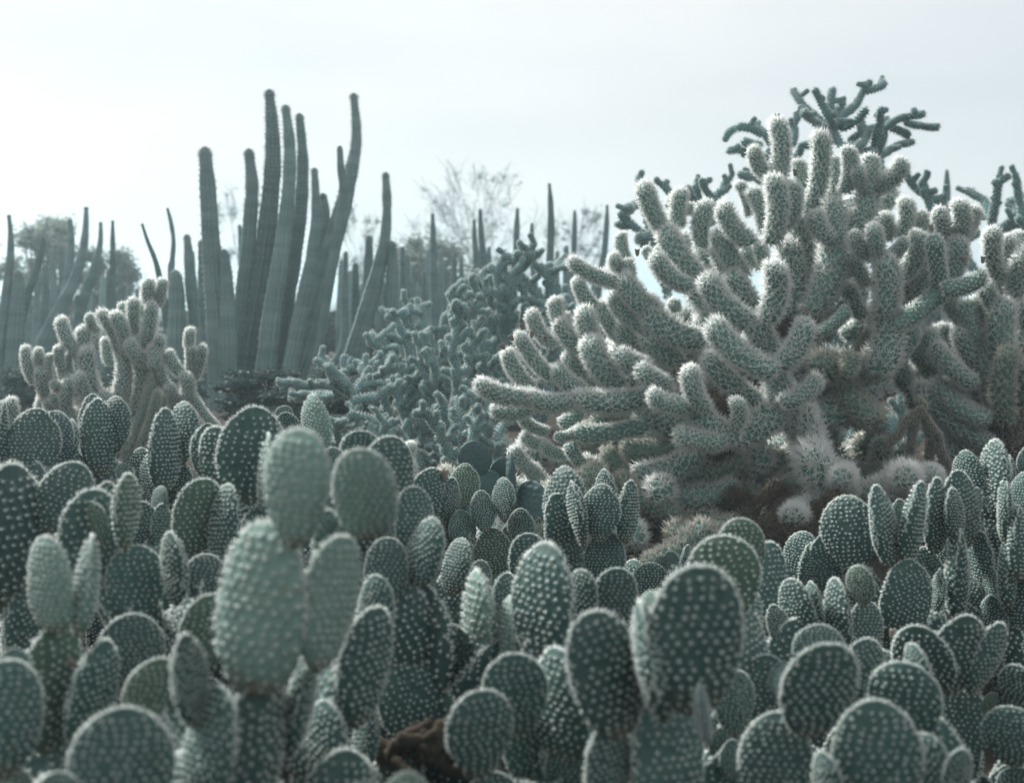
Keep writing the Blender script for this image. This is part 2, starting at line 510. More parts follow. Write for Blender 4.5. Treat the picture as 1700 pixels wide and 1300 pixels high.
PEARS = [
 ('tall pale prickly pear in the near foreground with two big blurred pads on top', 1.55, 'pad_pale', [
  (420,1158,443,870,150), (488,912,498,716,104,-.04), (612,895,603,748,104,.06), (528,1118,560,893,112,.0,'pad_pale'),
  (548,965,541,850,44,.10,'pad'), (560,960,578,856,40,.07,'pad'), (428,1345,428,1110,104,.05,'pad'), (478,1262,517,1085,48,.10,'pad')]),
 ('prickly pear at the left with two upright narrow pads rising from a pale lower pad', 1.75, 'pad', [
  (85,1245,80,1043,102,.03,'pad_olive'), (92,1052,79,894,72,.0,'pad_pale'), (130,1058,156,892,46,.0,'pad_pale'), (132,1242,168,1068,88,.02)]),
 ('low prickly pear with one broad round spotted pad at the bottom left corner', 1.38, 'pad', [
  (200,1375,200,1177,178), (100,1385,98,1284,92,-.03)]),
 ('prickly pear cut off by the left edge low down, one wide dark pad', 1.5, 'pad', [
  (2,1295,5,1100,128), (25,1135,25,1078,52,.08), (20,1380,15,1275,80,.0,'pad_olive')]),
 ('prickly pear with leaning pad and long upright pad, left of the tall pale one', 1.5, 'pad', [
  (325,1208,303,1058,58,.0), (330,1335,366,1143,88,-.02), (265,1235,262,1095,122,.10,'pad_olive')]),
 ('prickly pear with a wide round pad half hidden behind the leaning pad', 1.85, 'pad', [
  (215,1155,215,1022,112), (340,1115,340,990,86,.06,'pad_olive')]),
 ('prickly pear with clustered slim pads above a dark round pad at the left', 2.1, 'pad', [
  (150,988,146,816,98,.0), (178,900,176,804,50,.06), (170,908,150,834,44,-.04,'pad_olive'), (207,918,210,789,42,-.06,'pad_olive'),
  (225,1040,225,908,97,-.02), (290,1005,291,889,42,-.04), (336,1012,345,922,72,.0)]),
 ('big shaded prickly pear with sparse spots at the left edge', 2.2, 'pad', [
  (5,1015,12,775,122), (88,892,125,769,96,.05), (40,1130,30,980,70,.06)]),
 ('prickly pear with round pads at the upper left edge of the bed', 2.8, 'pad', [
  (52,798,57,680,89), (95,778,88,684,58,.06,'pad_blue'), (112,775,118,697,32,.09), (0,778,2,667,26), (22,790,20,740,30,.05)]),
 ('prickly pear with three overlapping upright pads below the left cholla', 3.0, 'pad', [
  (165,792,163,663,64,-.03), (190,755,192,659,52,.0), (152,745,158,656,46,.04)]),
 ('prickly pear with a slim dotted pad before a wider one, right of the left cholla', 2.9, 'pad', [
  (272,818,277,680,50,-.04), (298,778,305,668,60,.02), (245,835,235,745,52,.0), (215,812,202,770,32,.0), (248,845,245,757,28,-.03), (295,850,297,762,50,.05)]),
 ('prickly pear with a broad oval pad and a slim one beside it at left', 2.4, 'pad', [
  (325,928,330,797,82,.0,'pad_olive'), (370,938,378,806,53,-.04), (238,922,234,835,52,.02), (265,922,268,838,38,.03), (265,850,265,808,24,.06)]),
 ('prickly pear with a large round pad just left of the tall pale cactus top', 2.5, 'pad', [
  (415,838,425,677,110,.0), (350,802,345,707,62,.08), (382,838,362,711,76,.05), (335,745,343,704,30,.1), (440,880,444,723,27,-.08,'pad_pale'), (418,885,418,848,22,-.1)]),
 ('prickly pear with a narrow pointed pad rising behind the tall pale cactus', 2.75, 'pad', [
  (530,765,522,658,46,-.02,'pad_pale'), (480,745,473,686,46,.0), (470,705,472,674,30,.03)]),
 ('prickly pear with arched pads peering over the blurred round pad', 2.2, 'pad', [
  (650,865,640,727,86,.0), (600,795,596,716,70,.06), (560,805,553,744,46,.0)]),
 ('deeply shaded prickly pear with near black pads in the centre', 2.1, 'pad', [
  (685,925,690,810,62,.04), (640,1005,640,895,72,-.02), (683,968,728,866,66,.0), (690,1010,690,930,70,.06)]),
 ('prickly pear carrying a pinkish bud and one yellow green round pad', 2.9, 'pad', [
  (722,885,712,780,74,.0), (745,872,746,795,36,.03), (772,842,770,771,50,.08,'pad_olive')]),
 ('prickly pear of many small spotted pads below the blue green cacti', 2.9, 'pad', [
  (772,914,765,848,46,.0), (805,884,797,816,42,-.03), (838,868,835,794,37,.0), (820,965,818,878,64,.0,'pad_olive'), (865,912,865,845,46,.02), (848,905,850,868,30,.04)]),
 ('small prickly pear with a leaning pad right of the deeply shaded one', 2.5, 'pad', [
  (750,988,768,896,48,.0), (755,1064,762,945,76,.04), (800,995,795,932,38,.07), (700,1040,706,960,60,.1)]),
 ('prickly pear with a tall slim pad beside a broad leaning pad in the lower centre', 2.2, 'pad', [
  (800,1134,790,950,53,.0,'pad_pale'), (838,1045,838,955,46,.08), (835,1105,845,993,30,-.03,'pad_pale'), (762,1148,740,1036,84,.02)]),
 ('prickly pear with a long drooping oval pad right of the tall pale one', 1.8, 'pad', [
  (595,1208,612,1013,98,.0), (620,1065,630,957,56,.12), (540,1325,550,1174,72,-.05), (605,1275,610,1150,42,.08), (600,1335,608,1259,34,.0)]),
 ('small dark prickly pear deep in the gap at the lower centre', 2.3, 'pad', [
  (665,1115,672,1010,42), (725,1085,725,1016,42,.03), (690,1225,685,1095,72,-.02), (718,1238,719,1185,34,-.05), (700,1120,695,1030,34,.06)]),
 ('prickly pear with two smooth overlapping round pads at the bottom centre', 1.7, 'pad', [
  (800,1295,795,1151,110,-.03), (860,1225,852,1087,108,.03), (822,1400,815,1285,90,.0)]),
 ('shaded prickly pear squeezed between the smooth round pads and the big front one', 1.85, 'pad', [
  (930,1265,930,1078,94), (880,1290,872,1165,74,.04), (945,1340,945,1230,80,-.03)]),
 ('prickly pear of which one rounded pad top shows at the bottom edge', 1.35, 'pad_olive', [(675,1385,675,1283,82)]),
 ('rabbit ear shaped prickly pear standing in front of the big cholla', 2.9, 'pad', [
  (940,910,937,776,74,.05), (952,950,922,822,66,.08), (970,908,950,801,33,-.03), (995,902,998,805,69,-.05), (1010,865,1004,780,38,.04), (1038,902,1045,799,38,.0), (1003,980,1005,880,68,.0)]),
 ('prickly pear with a single arched pad left of the rabbit ear shaped one', 2.6, 'pad', [(880,985,880,888,67), (850,1010,838,958,40,.05)]),
 ('prickly pear with a large egg shaped dotted pad and two smaller ones behind', 2.05, 'pad', [
  (895,1098,907,904,101,-.03), (955,1052,970,948,60,.08), (1020,1048,1020,945,75,.1)]),
 ('small prickly pear with dark pads at the foot of the cholla', 2.8, 'pad', [
  (1080,1015,1082,936,65), (1112,972,1118,917,32,.05), (1096,975,1098,924,34,.05), (1135,965,1140,906,20,.0)]),
 ('prickly pear with a broad olive pad overlapping a smaller round one', 2.1, 'pad', [
  (1212,1035,1197,892,119,.0,'pad_olive'), (1237,965,1227,863,76,.12,'pad_olive'), (1242,1105,1249,985,38,.1)]),
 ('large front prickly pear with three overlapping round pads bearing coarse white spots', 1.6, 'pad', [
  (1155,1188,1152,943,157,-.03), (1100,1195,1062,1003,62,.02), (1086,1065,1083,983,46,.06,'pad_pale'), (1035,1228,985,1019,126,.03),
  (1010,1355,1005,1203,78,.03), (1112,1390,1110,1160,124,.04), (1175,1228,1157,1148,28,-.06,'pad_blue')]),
 ('dark slender prickly pear right of the broad olive pad', 2.6, 'pad', [(1276,1055,1271,903,64), (1300,1110,1290,1020,60,.03)]),
 ('low prickly pear in shade right of the large front one', 2.0, 'pad', [
  (1220,1225,1218,1115,67,-.04), (1265,1215,1280,1090,92,.05), (1215,1285,1203,1208,62,.0), (1215,1295,1213,1230,42,-.05), (1292,1155,1300,1100,42,.0)]),
 ('prickly pear with three fanned upright pads on one oval pad at the right', 2.75, 'pad', [
  (1420,955,1404,825,94,.0), (1482,938,1454,808,50,-.04), (1504,938,1526,801,42,-.03), (1498,905,1494,830,34,.06), (1512,1060,1494,933,82,-.02), (1553,1035,1561,947,25,.0)]),
 ('prickly pear with a lobed pad and upright narrow pads near the right side', 2.85, 'pad', [
  (1555,920,1556,795,38), (1602,912,1590,783,60,.05), (1612,862,1626,812,24,.04), (1585,908,1584,811,32,-.04), (1588,1035,1588,880,38,-.03), (1545,1010,1535,910,50,.05)]),
 ('tallest prickly pear at the right with one high oval pad', 3.05, 'pad', [
  (1610,835,1607,750,52), (1648,858,1656,734,49,-.03), (1672,835,1677,757,22,.0), (1645,970,1640,850,62,.05)]),
 ('prickly pear running out of the right edge with stacked narrow pads', 2.75, 'pad', [
  (1668,902,1670,801,23), (1672,1015,1672,890,30,.0), (1700,875,1701,785,46,.05), (1690,965,1692,841,30,-.04), (1690,1055,1694,940,60,.0), (1712,800,1712,740,44,.1), (1655,1080,1650,990,50,.06)]),
 ('two dark pads of a small prickly pear in shade near the right edge', 2.9, 'pad', [(1622,985,1630,884,42), (1640,1015,1642,937,34,-.05), (1608,1050,1612,960,44,.0)]),
 ('dark prickly pear beneath the spiny balls of the cholla', 2.85, 'pad', [(1385,990,1363,888,62), (1342,990,1346,903,35,-.03), (1325,970,1338,885,60,.06)]),
 ('prickly pear with notched pads and a little round one on top', 2.4, 'pad', [
  (1338,1075,1313,963,66,.0), (1352,1045,1350,968,30,.03), (1390,1080,1392,967,46,.0), (1432,1010,1428,941,47,-.03,'pad_olive'), (1442,1098,1434,1000,56,.02), (1302,1078,1282,1006,40,-.02), (1395,1130,1390,1050,70,.03)]),
 ('prickly pear with a coarse spotted round pad above a wide one at the lower right', 1.7, 'pad', [
  (1350,1224,1366,1071,126,-.02), (1287,1345,1286,1185,122,.0), (1357,1125,1360,1039,88,.2)]),
 ('prickly pear with wavy pads behind the coarse spotted round pad', 2.05, 'pad', [(1445,1165,1424,1066,66), (1462,1145,1462,1080,42,.04)]),
 ('prickly pear with one rounded pad and a small ear behind it', 1.9, 'pad', [(1510,1240,1495,1103,121,-.02), (1525,1155,1527,1077,49,.05)]),
 ('prickly pear with a fan of three broad ribbed looking pads at the right', 2.2, 'pad', [
  (1548,1155,1518,1041,101,-.03), (1575,1155,1605,1023,90,.0), (1612,1152,1662,1037,62,.03), (1590,1265,1595,1138,104,.02), (1640,1180,1648,1150,24,-.03,'pad_olive')]),
 ('shaded prickly pear cut by the right edge with a round pad', 2.1, 'pad', [(1690,1185,1692,1105,64,.05), (1680,1275,1680,1177,96,-.03), (1692,1345,1692,1275,72,.0)]),
 ('prickly pear filling the bottom right with a big domed spotted pad', 1.6, 'pad', [
  (1460,1355,1458,1165,146,-.02), (1530,1345,1532,1220,84,.03), (1590,1335,1588,1250,49,.05), (1375,1345,1375,1254,56,.0)]),
]
# real place: the rearmost pads of a clump must still stand in the bed
for lab, Y, kind, pads in PEARS:
    pear(lab, Y, pads, kind, rows=(13.5 if Y > 2.6 else (12 if rnd.random() < .5 else 10.5)))

BP = 'blue prickly pears behind the bed'
pear('blue prickly pear with dark specks behind the small spotted pads', 3.9, [
  (790,795,788,733,55), (812,835,812,782,44), (832,805,828,762,36,.05), (850,835,846,752,16), (880,895,885,800,52,.0), (770,860,765,800,50,.08), (850,900,846,835,40,.06)],
  'pad_blue', variants=BLUE, group=BP)
pear('blue prickly pear seen through the gap beside the cholla trunk', 4.9, [
  (1285,822,1285,758,38), (1245,830,1240,775,30,.05), (1262,850,1262,800,40,.1)], 'pad_blue', variants=BLUE, group=BP)
pear('small blue prickly pear seen beyond the sloping cholla arm', 5.0, [
  (1388,770,1387,725,28), (1420,790,1418,740,34,.1)], 'pad_blue', variants=BLUE, group=BP)

# ------------------------------------------------------------------ cholla joints
def make_joint_variant(ratio, seed, n_round=10, spn=12, slen=.42, swid=.022, bumpy=.06, sp_mat='spine', body_mat='cholla', one=False, lat=1.0, taper=1.0):
    """joint of unit diameter and length `ratio`; tufts of spines on a spiral net of tubercles"""
    r = np.random.default_rng(seed)
    Lz = ratio
    def prof(z):                                          # radius at height z
        e0, e1 = .40, .50
        f0 = np.sqrt(np.clip(1 - ((e0 - z) / e0).clip(0, 1) ** 2, 0, 1)) * .5 + .5
        f0 = np.where(z < e0, f0, 1)
        f1 = np.where(z > Lz - e1, np.sqrt(np.clip(1 - ((z - (Lz - e1)) / e1) ** 2, 0, 1)), 1)
        return .5 * f0 * f1 * (.95 + .08 * z / Lz + .04 * np.sin(z * 2.3 + seed))
    C = []; Cn = []; Cz = []
    dz = .23 * lat; k = 0; z = .06
    while z < Lz - .02:
        rad = float(prof(np.array(z)))
        n = max(1, int(round(n_round * min(1, rad / .42))))
        e = 1e-3
        sl = float((prof(np.array(z + e)) - prof(np.array(z - e))) / (2 * e))
        for q in range(n):
            a = 2 * np.pi * (q + .5 * (k % 2)) / n + r.normal(0, .05)
            nn = np.array([math.cos(a), math.sin(a), -sl]); nn /= np.linalg.norm(nn)
            C.append((rad * math.cos(a), rad * math.sin(a), z)); Cn.append(nn); Cz.append(z)
        z += dz * (.55 if z > Lz - .45 else 1); k += 1
    C.append((0, 0, Lz - .01)); Cn.append(np.array([0, 0, 1.0])); Cz.append(Lz)
    C = np.array(C); Cn = np.array(Cn)
    nu = 30; nz = max(12, int(Lz * 13))
    zz = np.concatenate([np.linspace(0, Lz - .5, nz, endpoint=False), Lz - .5 + .5 * np.sin(np.linspace(0, np.pi / 2, 9))])
    zz[-1] = Lz - .0005
    A = np.linspace(0, 2 * np.pi, nu, endpoint=False)
    ZZ, AA = np.meshgrid(zz, A, indexing='ij')
    Rr = prof(ZZ)
    V = np.stack([Rr * np.cos(AA), Rr * np.sin(AA), ZZ], -1).reshape(-1, 3)
    d2 = ((V[:, None] - C[None]) ** 2).sum(-1).min(1)
    g = np.exp(-d2 / (2 * .085 ** 2))
    rad_dir = V * [1, 1, 0]; rad_dir /= np.linalg.norm(rad_dir, axis=1, keepdims=True) + 1e-6
    V = V + rad_dir * ((g - .4) * bumpy)[:, None]
    T = grid_tris(len(zz), nu)
    nV = len(V)
    V = np.concatenate([V, [[0, 0, Lz]], [[0, 0, 0]]])
    j = np.arange(nu); o = (len(zz) - 1) * nu
    T = np.concatenate([T, np.stack([o + j, o + (j + 1) % nu, np.full(nu, nV)], -1), np.stack([(j + 1) % nu, j, np.full(nu, nV + 1)], -1)])
    K = spn
    P = np.repeat(C + Cn * bumpy * .5, K, 0); Nk = np.repeat(Cn, K, 0)
    # a radial fan of spines plus a few standing ones
    u, v = frame_of(Nk)
    ang = r.uniform(0, 2 * np.pi, len(P))
    lean = np.where(r.random(len(P)) < .35, r.uniform(.0, .5, len(P)), r.uniform(.7, 1.35, len(P)))
    D = Nk * np.cos(lean)[:, None] + (u * np.cos(ang)[:, None] + v * np.sin(ang)[:, None]) * np.sin(lean)[:, None]
    D[:, 2] += .15
    D /= np.linalg.norm(D, axis=1, keepdims=True)
    Ls = slen * r.uniform(.55, 1.1, len(P)) * np.where(lean > .6, 1.0, .95)
    Vs, Ts = needles(P, D, Ls, np.full(len(P), swid))
    sag = (r.uniform(.05, .11) if ratio > 1.9 else .02) * Lz
    for arr in (V, Vs): arr[:, 1] -= sag * np.sin(np.pi * np.clip(arr[:, 2] / Lz, 0, 1))
    if one:
        VV, TT = join([(V, T), (Vs, Ts)])
        return mesh_np('stem_joint', VV, TT, [M[body_mat], M[sp_mat]], np.concatenate([np.zeros(len(T)), np.ones(len(Ts))]))
    return mesh_np('stem_joint', V, T, [M[body_mat]]), mesh_np('spines', Vs, Ts, [M[sp_mat]])

RAT = (1.15, 1.6, 2.1, 2.7, 3.4)
JOINTS = [(rt, *make_joint_variant(rt, 500 + i * 3 + s, spn=13, slen=.45, swid=.045)) for i, rt in enumerate(RAT) for s in range(2)]
SPARSE = [(rt, *make_joint_variant(rt, 600 + i, spn=10, slen=.32, swid=.04)) for i, rt in enumerate(RAT)]
DENSE = [(rt, *make_joint_variant(rt, 800 + i, spn=22, slen=.52, swid=.042)) for i, rt in enumerate((1.15, 1.6, 2.1))]
CANE = [(rt, make_joint_variant(rt, 700 + i, n_round=7, spn=10, slen=.30, swid=.034, bumpy=.20, sp_mat='cane_spine', body_mat='cane', one=True, lat=1.25)) for i, rt in enumerate((1.6, 2.4, 3.4, 4.6))]

def add_joint(plant, B, T, w, sparse=False, skin='cholla', spine='spine', name='stem_joint'):
    ax = T - B; L = ax.length
    pool = DENSE if sparse == 'dense' else (SPARSE if sparse else JOINTS)
    rt = L / w
    v = sorted(pool, key=lambda q: abs(math.log(q[0] / rt)) + rnd.uniform(0, .05))[0]
    an = ax.normalized()
    up = Vector((0, 0, 1)) if abs(an.z) < .85 else Vector((-1 if B.x < plant.location.x else 1, -.5, 0)).normalized() * -1
    R = orient(ax, rnd.uniform(-.6, .6), up)
    o = link(name, v[1], plant, B - plant.location, R.to_euler(), (w, w, L / v[0]), M[skin])
    s = link('spines', v[2], o, mat=M[spine]); s['kind'] = 'stuff'
    return o

def add_bud(plant, px, py, Y, ang=0.0, s=1.0):
    """small dried flower cup at the tip of a joint"""
    h = .016 * s * Y / 3.6; r_ = .5 * h
    n = 8; V = []; T = []
    for k, (z, rr) in enumerate([(0, .35), (.35, .62), (.8, .7), (1.0, .85), (.85, .5)]):
        for j in range(n):
            a = 2 * math.pi * j / n
            q = 1 + (.16 if (k >= 2 and j % 2) else 0)
            V.append((rr * r_ * q * math.cos(a), rr * r_ * q * math.sin(a), z * h * (q if k == 3 else 1)))
    T = grid_tris(5, n)
    V.append((0, 0, .6 * h)); c = len(V) - 1
    T = np.concatenate([T, [[32 + j, 32 + (j + 1) % n, c] for j in range(n)]])
    me = mesh_np('dried_flower', np.array(V), T, [M['bud']])
    return link('dried_flower', me, plant, at(px, py, Y) - plant.location, (0, ang, 0))

def cholla(label, Y, joints, w_scale=1.0, group='spiny chollas', centre=None, fill=0, seed=1, root_px=None):
    r = random.Random(seed)
    rx = at(root_px if root_px else joints[0][0], 800, Y)
    root = Vector((rx.x, Y, ground(rx.x, Y)))
    plant = empty('cholla_cactus', root)
    tag(plant, label, 'cactus', group)
    for J in joints:
        bx, by, tx, ty, w = J[:5]
        dy = J[5] if len(J) > 5 and J[5] is not None else 0
        st = J[6] if len(J) > 6 else ''
        y = Y + dy + r.uniform(-.02, .02)
        B = at(bx, by, y + r.uniform(0, .05)); T = at(tx, ty, y - r.uniform(-.03, .05))
        B = B - (T - B).normalized() * (w / F * y * .25)
        ww = w / F * y * w_scale
        if 'o' in st: add_joint(plant, B, T, ww, skin='cholla_old', spine='spine_old')
        elif 't' in st: add_joint(plant, B, T, ww, spine='spine_tan')
        elif 'd' in st: add_joint(plant, B, T, ww, sparse='dense')
        elif 'g' in st: add_joint(plant, B, T, ww, sparse=True)
        else: add_joint(plant, B, T, ww)
    if centre:
        for k in range(fill):
            J = joints[r.randrange(len(joints))]
            f = r.uniform(.62, .9)
            cx, cy = centre
            jx, jy = r.uniform(-18, 18), r.uniform(-10, 22)
            bx, by, tx, ty = [c + (v - c) * f for v, c in zip(J[:4], (cx, cy, cx, cy))]
            dy = r.uniform(.16, .62)
            B = at(bx + jx, by + jy, Y + dy); T = at(tx + jx, ty + jy, Y + dy - r.uniform(0, .08))
            low = J[1] > 700
            add_joint(plant, B, T, J[4] / F * Y * r.uniform(.85, 1.05), spine='spine_tan' if (low or r.random() < .15) else 'spine')
    return plant

BIG = [
 # left lower arms
 (878,658,792,638,33,-.22),(955,663,876,660,33,-.20),(1072,657,953,662,40,-.16),(878,678,816,682,27,-.12),
 (915,568,881,518,26,-.05),(912,622,860,556,27,-.10),(880,640,840,582,28,-.12),(930,532,922,495,27,.02),(972,582,925,532,30,-.02),
 (984,562,970,513,34,-.05),(1022,635,976,562,42,-.12),(960,642,921,608,32,-.16),(985,632,940,590,28,.0),(948,560,935,520,24,.08),
 (1022,466,946,432,26,-.05),(987,507,957,462,26,.05),(1042,430,1031,386,21,.0),(1036,452,1018,424,24,-.03),(1046,455,1040,430,22,-.08),
 (1078,508,1030,460,40,-.08),(1142,472,1086,425,32,-.08),(1083,428,1070,411,16,-.08),(1092,428,1091,413,14,-.08),
 (1068,540,1014,488,30,-.02),(1030,560,1000,500,26,.05),(1160,562,1068,515,46,-.05),(1118,592,1075,545,46,.02),(1072,577,1028,543,34,.05),
 (1070,607,1028,588,34,-.15),(1102,637,1062,612,34,-.22),(1166,672,1144,610,34,-.34),(1142,672,1078,655,34,-.34),(1212,722,1150,668,46,-.30),
 (1192,732,1122,722,38,-.34),(1222,705,1222,663,28,-.36),(960,682,930,706,28,-.05,'g'),(1068,705,953,720,34,-.12,'g'),(952,718,925,726,20,-.10,'g'),
 (1135,700,1058,682,42,.0),(903,738,866,722,22,.0),(937,755,900,738,22,.0),(905,715,862,690,20,.03),(880,778,851,745,27,-.02),(913,810,878,778,32,.0),
 (968,772,945,738,26,-.05,'g'),(1002,788,965,765,34,-.02),(1048,792,1004,750,34,-.03,'t'),(1122,735,1034,744,36,.0,'t'),(1152,752,1055,792,46,-.12),
 (1225,770,1130,786,48,-.02,'t'),(1132,860,1068,822,36,.0),(1185,885,1058,865,42,-.05),(1120,885,1040,890,36,.05),(1260,880,1175,870,46,.05,'t'),
 # middle crown
 (1242,397,1198,340,35,-.10),(1102,382,1067,305,32,.0),(1157,455,1103,380,42,-.02),(1126,368,1132,314,28,.08),(1166,402,1175,334,30,.06),(1150,345,1112,330,22,.12),
 (1232,452,1190,382,34,.0),(1292,292,1290,197,31,.0),(1276,292,1250,246,26,.0),(1281,395,1285,292,37,-.08),(1302,372,1316,303,32,-.04),(1268,378,1247,313,28,.03),
 (1242,352,1226,303,20,.08),(1344,348,1363,220,32,.0),(1325,332,1325,265,26,.10),(1380,332,1386,260,24,.05),(1305,532,1308,400,46,.05),(1322,472,1322,350,42,.10),
 (1276,522,1286,437,43,-.24),(1242,532,1170,460,43,-.24),(1277,612,1180,536,45,-.32),(1250,507,1213,452,36,.0),(1282,585,1254,528,43,-.22),(1300,602,1341,532,41,-.28),
 (1252,662,1172,590,38,-.12),(1368,547,1408,512,25,-.05,'g'),(1345,560,1330,500,38,.08),(1210,470,1190,410,34,.10),(1215,590,1165,520,44,.08),(1195,520,1150,470,42,.08),
 # right crown
 (1402,312,1408,244,28,.0),(1441,312,1445,258,30,-.02),(1432,308,1424,278,24,-.05),(1456,308,1501,268,31,-.05),(1406,385,1446,312,43,.0),(1372,390,1350,352,34,-.05),
 (1381,400,1380,328,37,-.05),(1348,505,1386,395,52,.0),(1496,385,1503,330,30,.05),(1521,385,1529,350,30,.05),(1471,392,1466,354,28,.08),(1455,428,1450,374,28,-.12),
 (1442,424,1417,387,24,-.10),(1464,428,1505,397,22,-.12),(1467,508,1465,422,45,-.10),(1500,455,1526,385,34,-.05),(1560,470,1550,392,33,-.10,'g'),(1591,395,1592,334,31,-.05),
 (1576,388,1559,350,28,-.03),(1600,388,1619,343,27,.0),(1572,465,1590,393,35,-.05),(1572,478,1637,456,34,-.15,'g'),(1488,535,1568,478,38,-.08,'g'),(1460,605,1467,505,55,-.05),
 (1436,465,1412,424,26,.0),(1484,590,1520,543,34,.0,'g'),(1365,548,1405,500,22,.0,'g'),(1430,520,1405,470,30,.1),(1540,440,1545,400,28,.1),(1400,470,1395,420,34,.12),
 (1520,500,1530,440,34,.12),(1500,470,1490,420,32,.15),
 # trunk and lower arms
 (1290,690,1275,592,46,-.18),(1305,665,1361,627,34,-.30),(1290,675,1205,728,56,-.22),(1345,755,1296,655,58,-.16,'d'),(1398,818,1338,742,60,-.28,'d'),
 (1450,605,1350,602,50,.0,'t'),(1455,600,1358,700,62,.06),(1400,622,1456,702,48,.02,'t'),(1408,615,1415,585,34,-.10,'t'),(1320,640,1345,570,44,.08),(1450,690,1385,660,48,.08,'t'),
 (1392,838,1400,772,46,-.28),(1432,815,1490,795,42,-.22,'d'),(1495,830,1500,772,52,-.28,'d'),(1535,815,1545,775,36,-.25,'d'),(1378,812,1318,855,42,-.30,'d'),(1330,858,1312,860,52,-.38),
 (1310,798,1235,835,22,-.05,'t'),(1305,875,1200,862,50,.05),(1330,890,1260,880,46,.0),
]
big = cholla('biggest white spined cholla with thick branching arms and a dark wooly trunk, right of centre', 4.2, BIG, .79, centre=(1270,600), fill=125, seed=11, root_px=1180)

def trunk_mesh(pts, mat, spines=None, n=16):
    """irregular woody stem through 3-D points with radii"""
    V = []; Pn = [Vector(p[:3]) for p in pts]
    for i, p in enumerate(pts):
        d = (Pn[min(i + 1, len(Pn) - 1)] - Pn[max(i - 1, 0)]).normalized()
        x = d.cross(Vector((0, 1, .1))).normalized(); y = d.cross(x)
        for j in range(n):
            a = 2 * math.pi * j / n
            r_ = p[3] * (1 + .10 * math.sin(3 * a + i) + rnd.uniform(-.05, .05))
            V.append(tuple(Pn[i] + (x * math.cos(a) + y * math.sin(a)) * r_))
    T = grid_tris(len(pts), n)
    V.append(tuple(Pn[-1])); c = len(V) - 1; o = (len(pts) - 1) * n
    T = np.concatenate([T, [[o + j, o + (j + 1) % n, c] for j in range(n)]])
    return np.array(V), T

def wooly_trunk(plant, pts, dens=2200, slen=.045, spine='spine_old', name='trunk'):
    V, T = trunk_mesh(pts, None)
    base = np.array(plant.location)
    o = link(name, mesh_np(name, V - base, T, [M['cholla_old']]), plant)
    a, b, c = V[T[:, 0]], V[T[:, 1]], V[T[:, 2]]
    nn = np.cross(b - a, c - a); ar = np.linalg.norm(nn, axis=1); nn /= ar[:, None] + 1e-12
    k = nr.choice(len(T), dens, p=ar / ar.sum())
    w = nr.dirichlet((1, 1, 1), dens)
    P = a[k] * w[:, :1] + b[k] * w[:, 1:2] + c[k] * w[:, 2:]
    ctr = V.mean(0)
    # outward from the stem's own axis
    axp = np.array([np.array(p[:3]) for p in pts])
    near = axp[((P[:, None] - axp[None]) ** 2).sum(-1).argmin(1)]
    outw = P - near; outw /= np.linalg.norm(outw, axis=1, keepdims=True) + 1e-9
    D = outw + nr.normal(0, .5, P.shape) + [0, 0, -.25]; D /= np.linalg.norm(D, axis=1, keepdims=True)
    Vs, Ts = needles(P, D, nr.uniform(.5, 1, dens) * slen, np.full(dens, .0022))
    s = link('spines', mesh_np('spines', Vs - base, Ts, [M[spine]]), o); s['kind'] = 'stuff'
    return o

def P3(px, py, Y, wpx):
    v = at(px, py, Y); return (v.x, v.y, v.z, wpx / F * Y * .5)
wooly_trunk(big, [P3(1172,905,4.3,118), P3(1170,860,4.3,108), P3(1172,810,4.3,104), P3(1176,760,4.3,96), P3(1190,700,4.3,80), P3(1225,650,4.32,66), P3(1270,590,4.32,56), P3(1300,520,4.3,48)], dens=7000)
wooly_trunk(big, [P3(1290,905,4.35,60), P3(1250,880,4.3,66), P3(1190,870,4.25,60), P3(1120,880,4.2,50), P3(1060,900,4.2,44)], dens=2500, name='root_branch')
wooly_trunk(big, [P3(1300,600,4.35,60), P3(1370,640,4.4,60), P3(1430,620,4.4,58), P3(1465,560,4.35,52)], dens=2500, name='limb', spine='spine_tan')
wooly_trunk(big, [P3(1180,760,4.4,60), P3(1150,680,4.45,56), P3(1130,600,4.5,50), P3(1110,540,4.5,46)], dens=2500, name='limb', spine='spine_tan')
for q in [(852,566,3.98,-.5),(868,548,3.98,-.2),(838,580,3.98,-.6),(882,560,3.98,.2),(904,568,4.0,.1),(1602,435,4.0,-.5),(1631,437,4.0,.1),(1548,384,4.05,-.3),
          (1320,292,4.2,0),(1531,368,4.2,.2),(1339,520,3.95,0),(1290,200,4.2,0),(1058,425,4.2,0)]:
    add_bud(big, q[0], q[1], q[2] , q[3])

rl = random.Random(31)
for k in range(76):
    px = rl.uniform(830, 1480) if k < 65 else rl.uniform(1000, 1330); Yk = rl.uniform(3.75, 5.0) if k < 65 else rl.uniform(3.6, 4.1)
    b = at(px, 850, Yk); b.z = ground(b.x, Yk) + rl.uniform(.0, .10 if k < 65 else .02)
    a = rl.uniform(0, 6.28); L = rl.uniform(.12, .26)
    add_joint(big, b, b + Vector((math.cos(a) * L, math.sin(a) * L * .6, rl.uniform(-.02, .10))), rl.uniform(.05, .075), **rl.choice((dict(spine='spine_tan'), dict(spine='spine'), dict(spine='spine_tan'), dict(spine='spine_old', skin='cholla_old'))))
for px, py, w, yy in [(1315,857,50,3.75),(1398,793,48,3.82),(1500,792,54,3.85),(1543,790,36,3.95)]:
    add_joint(big, at(px + 8, py - 6, yy + .10), at(px, py, yy - .02), w / F * yy * .68, sparse='dense')

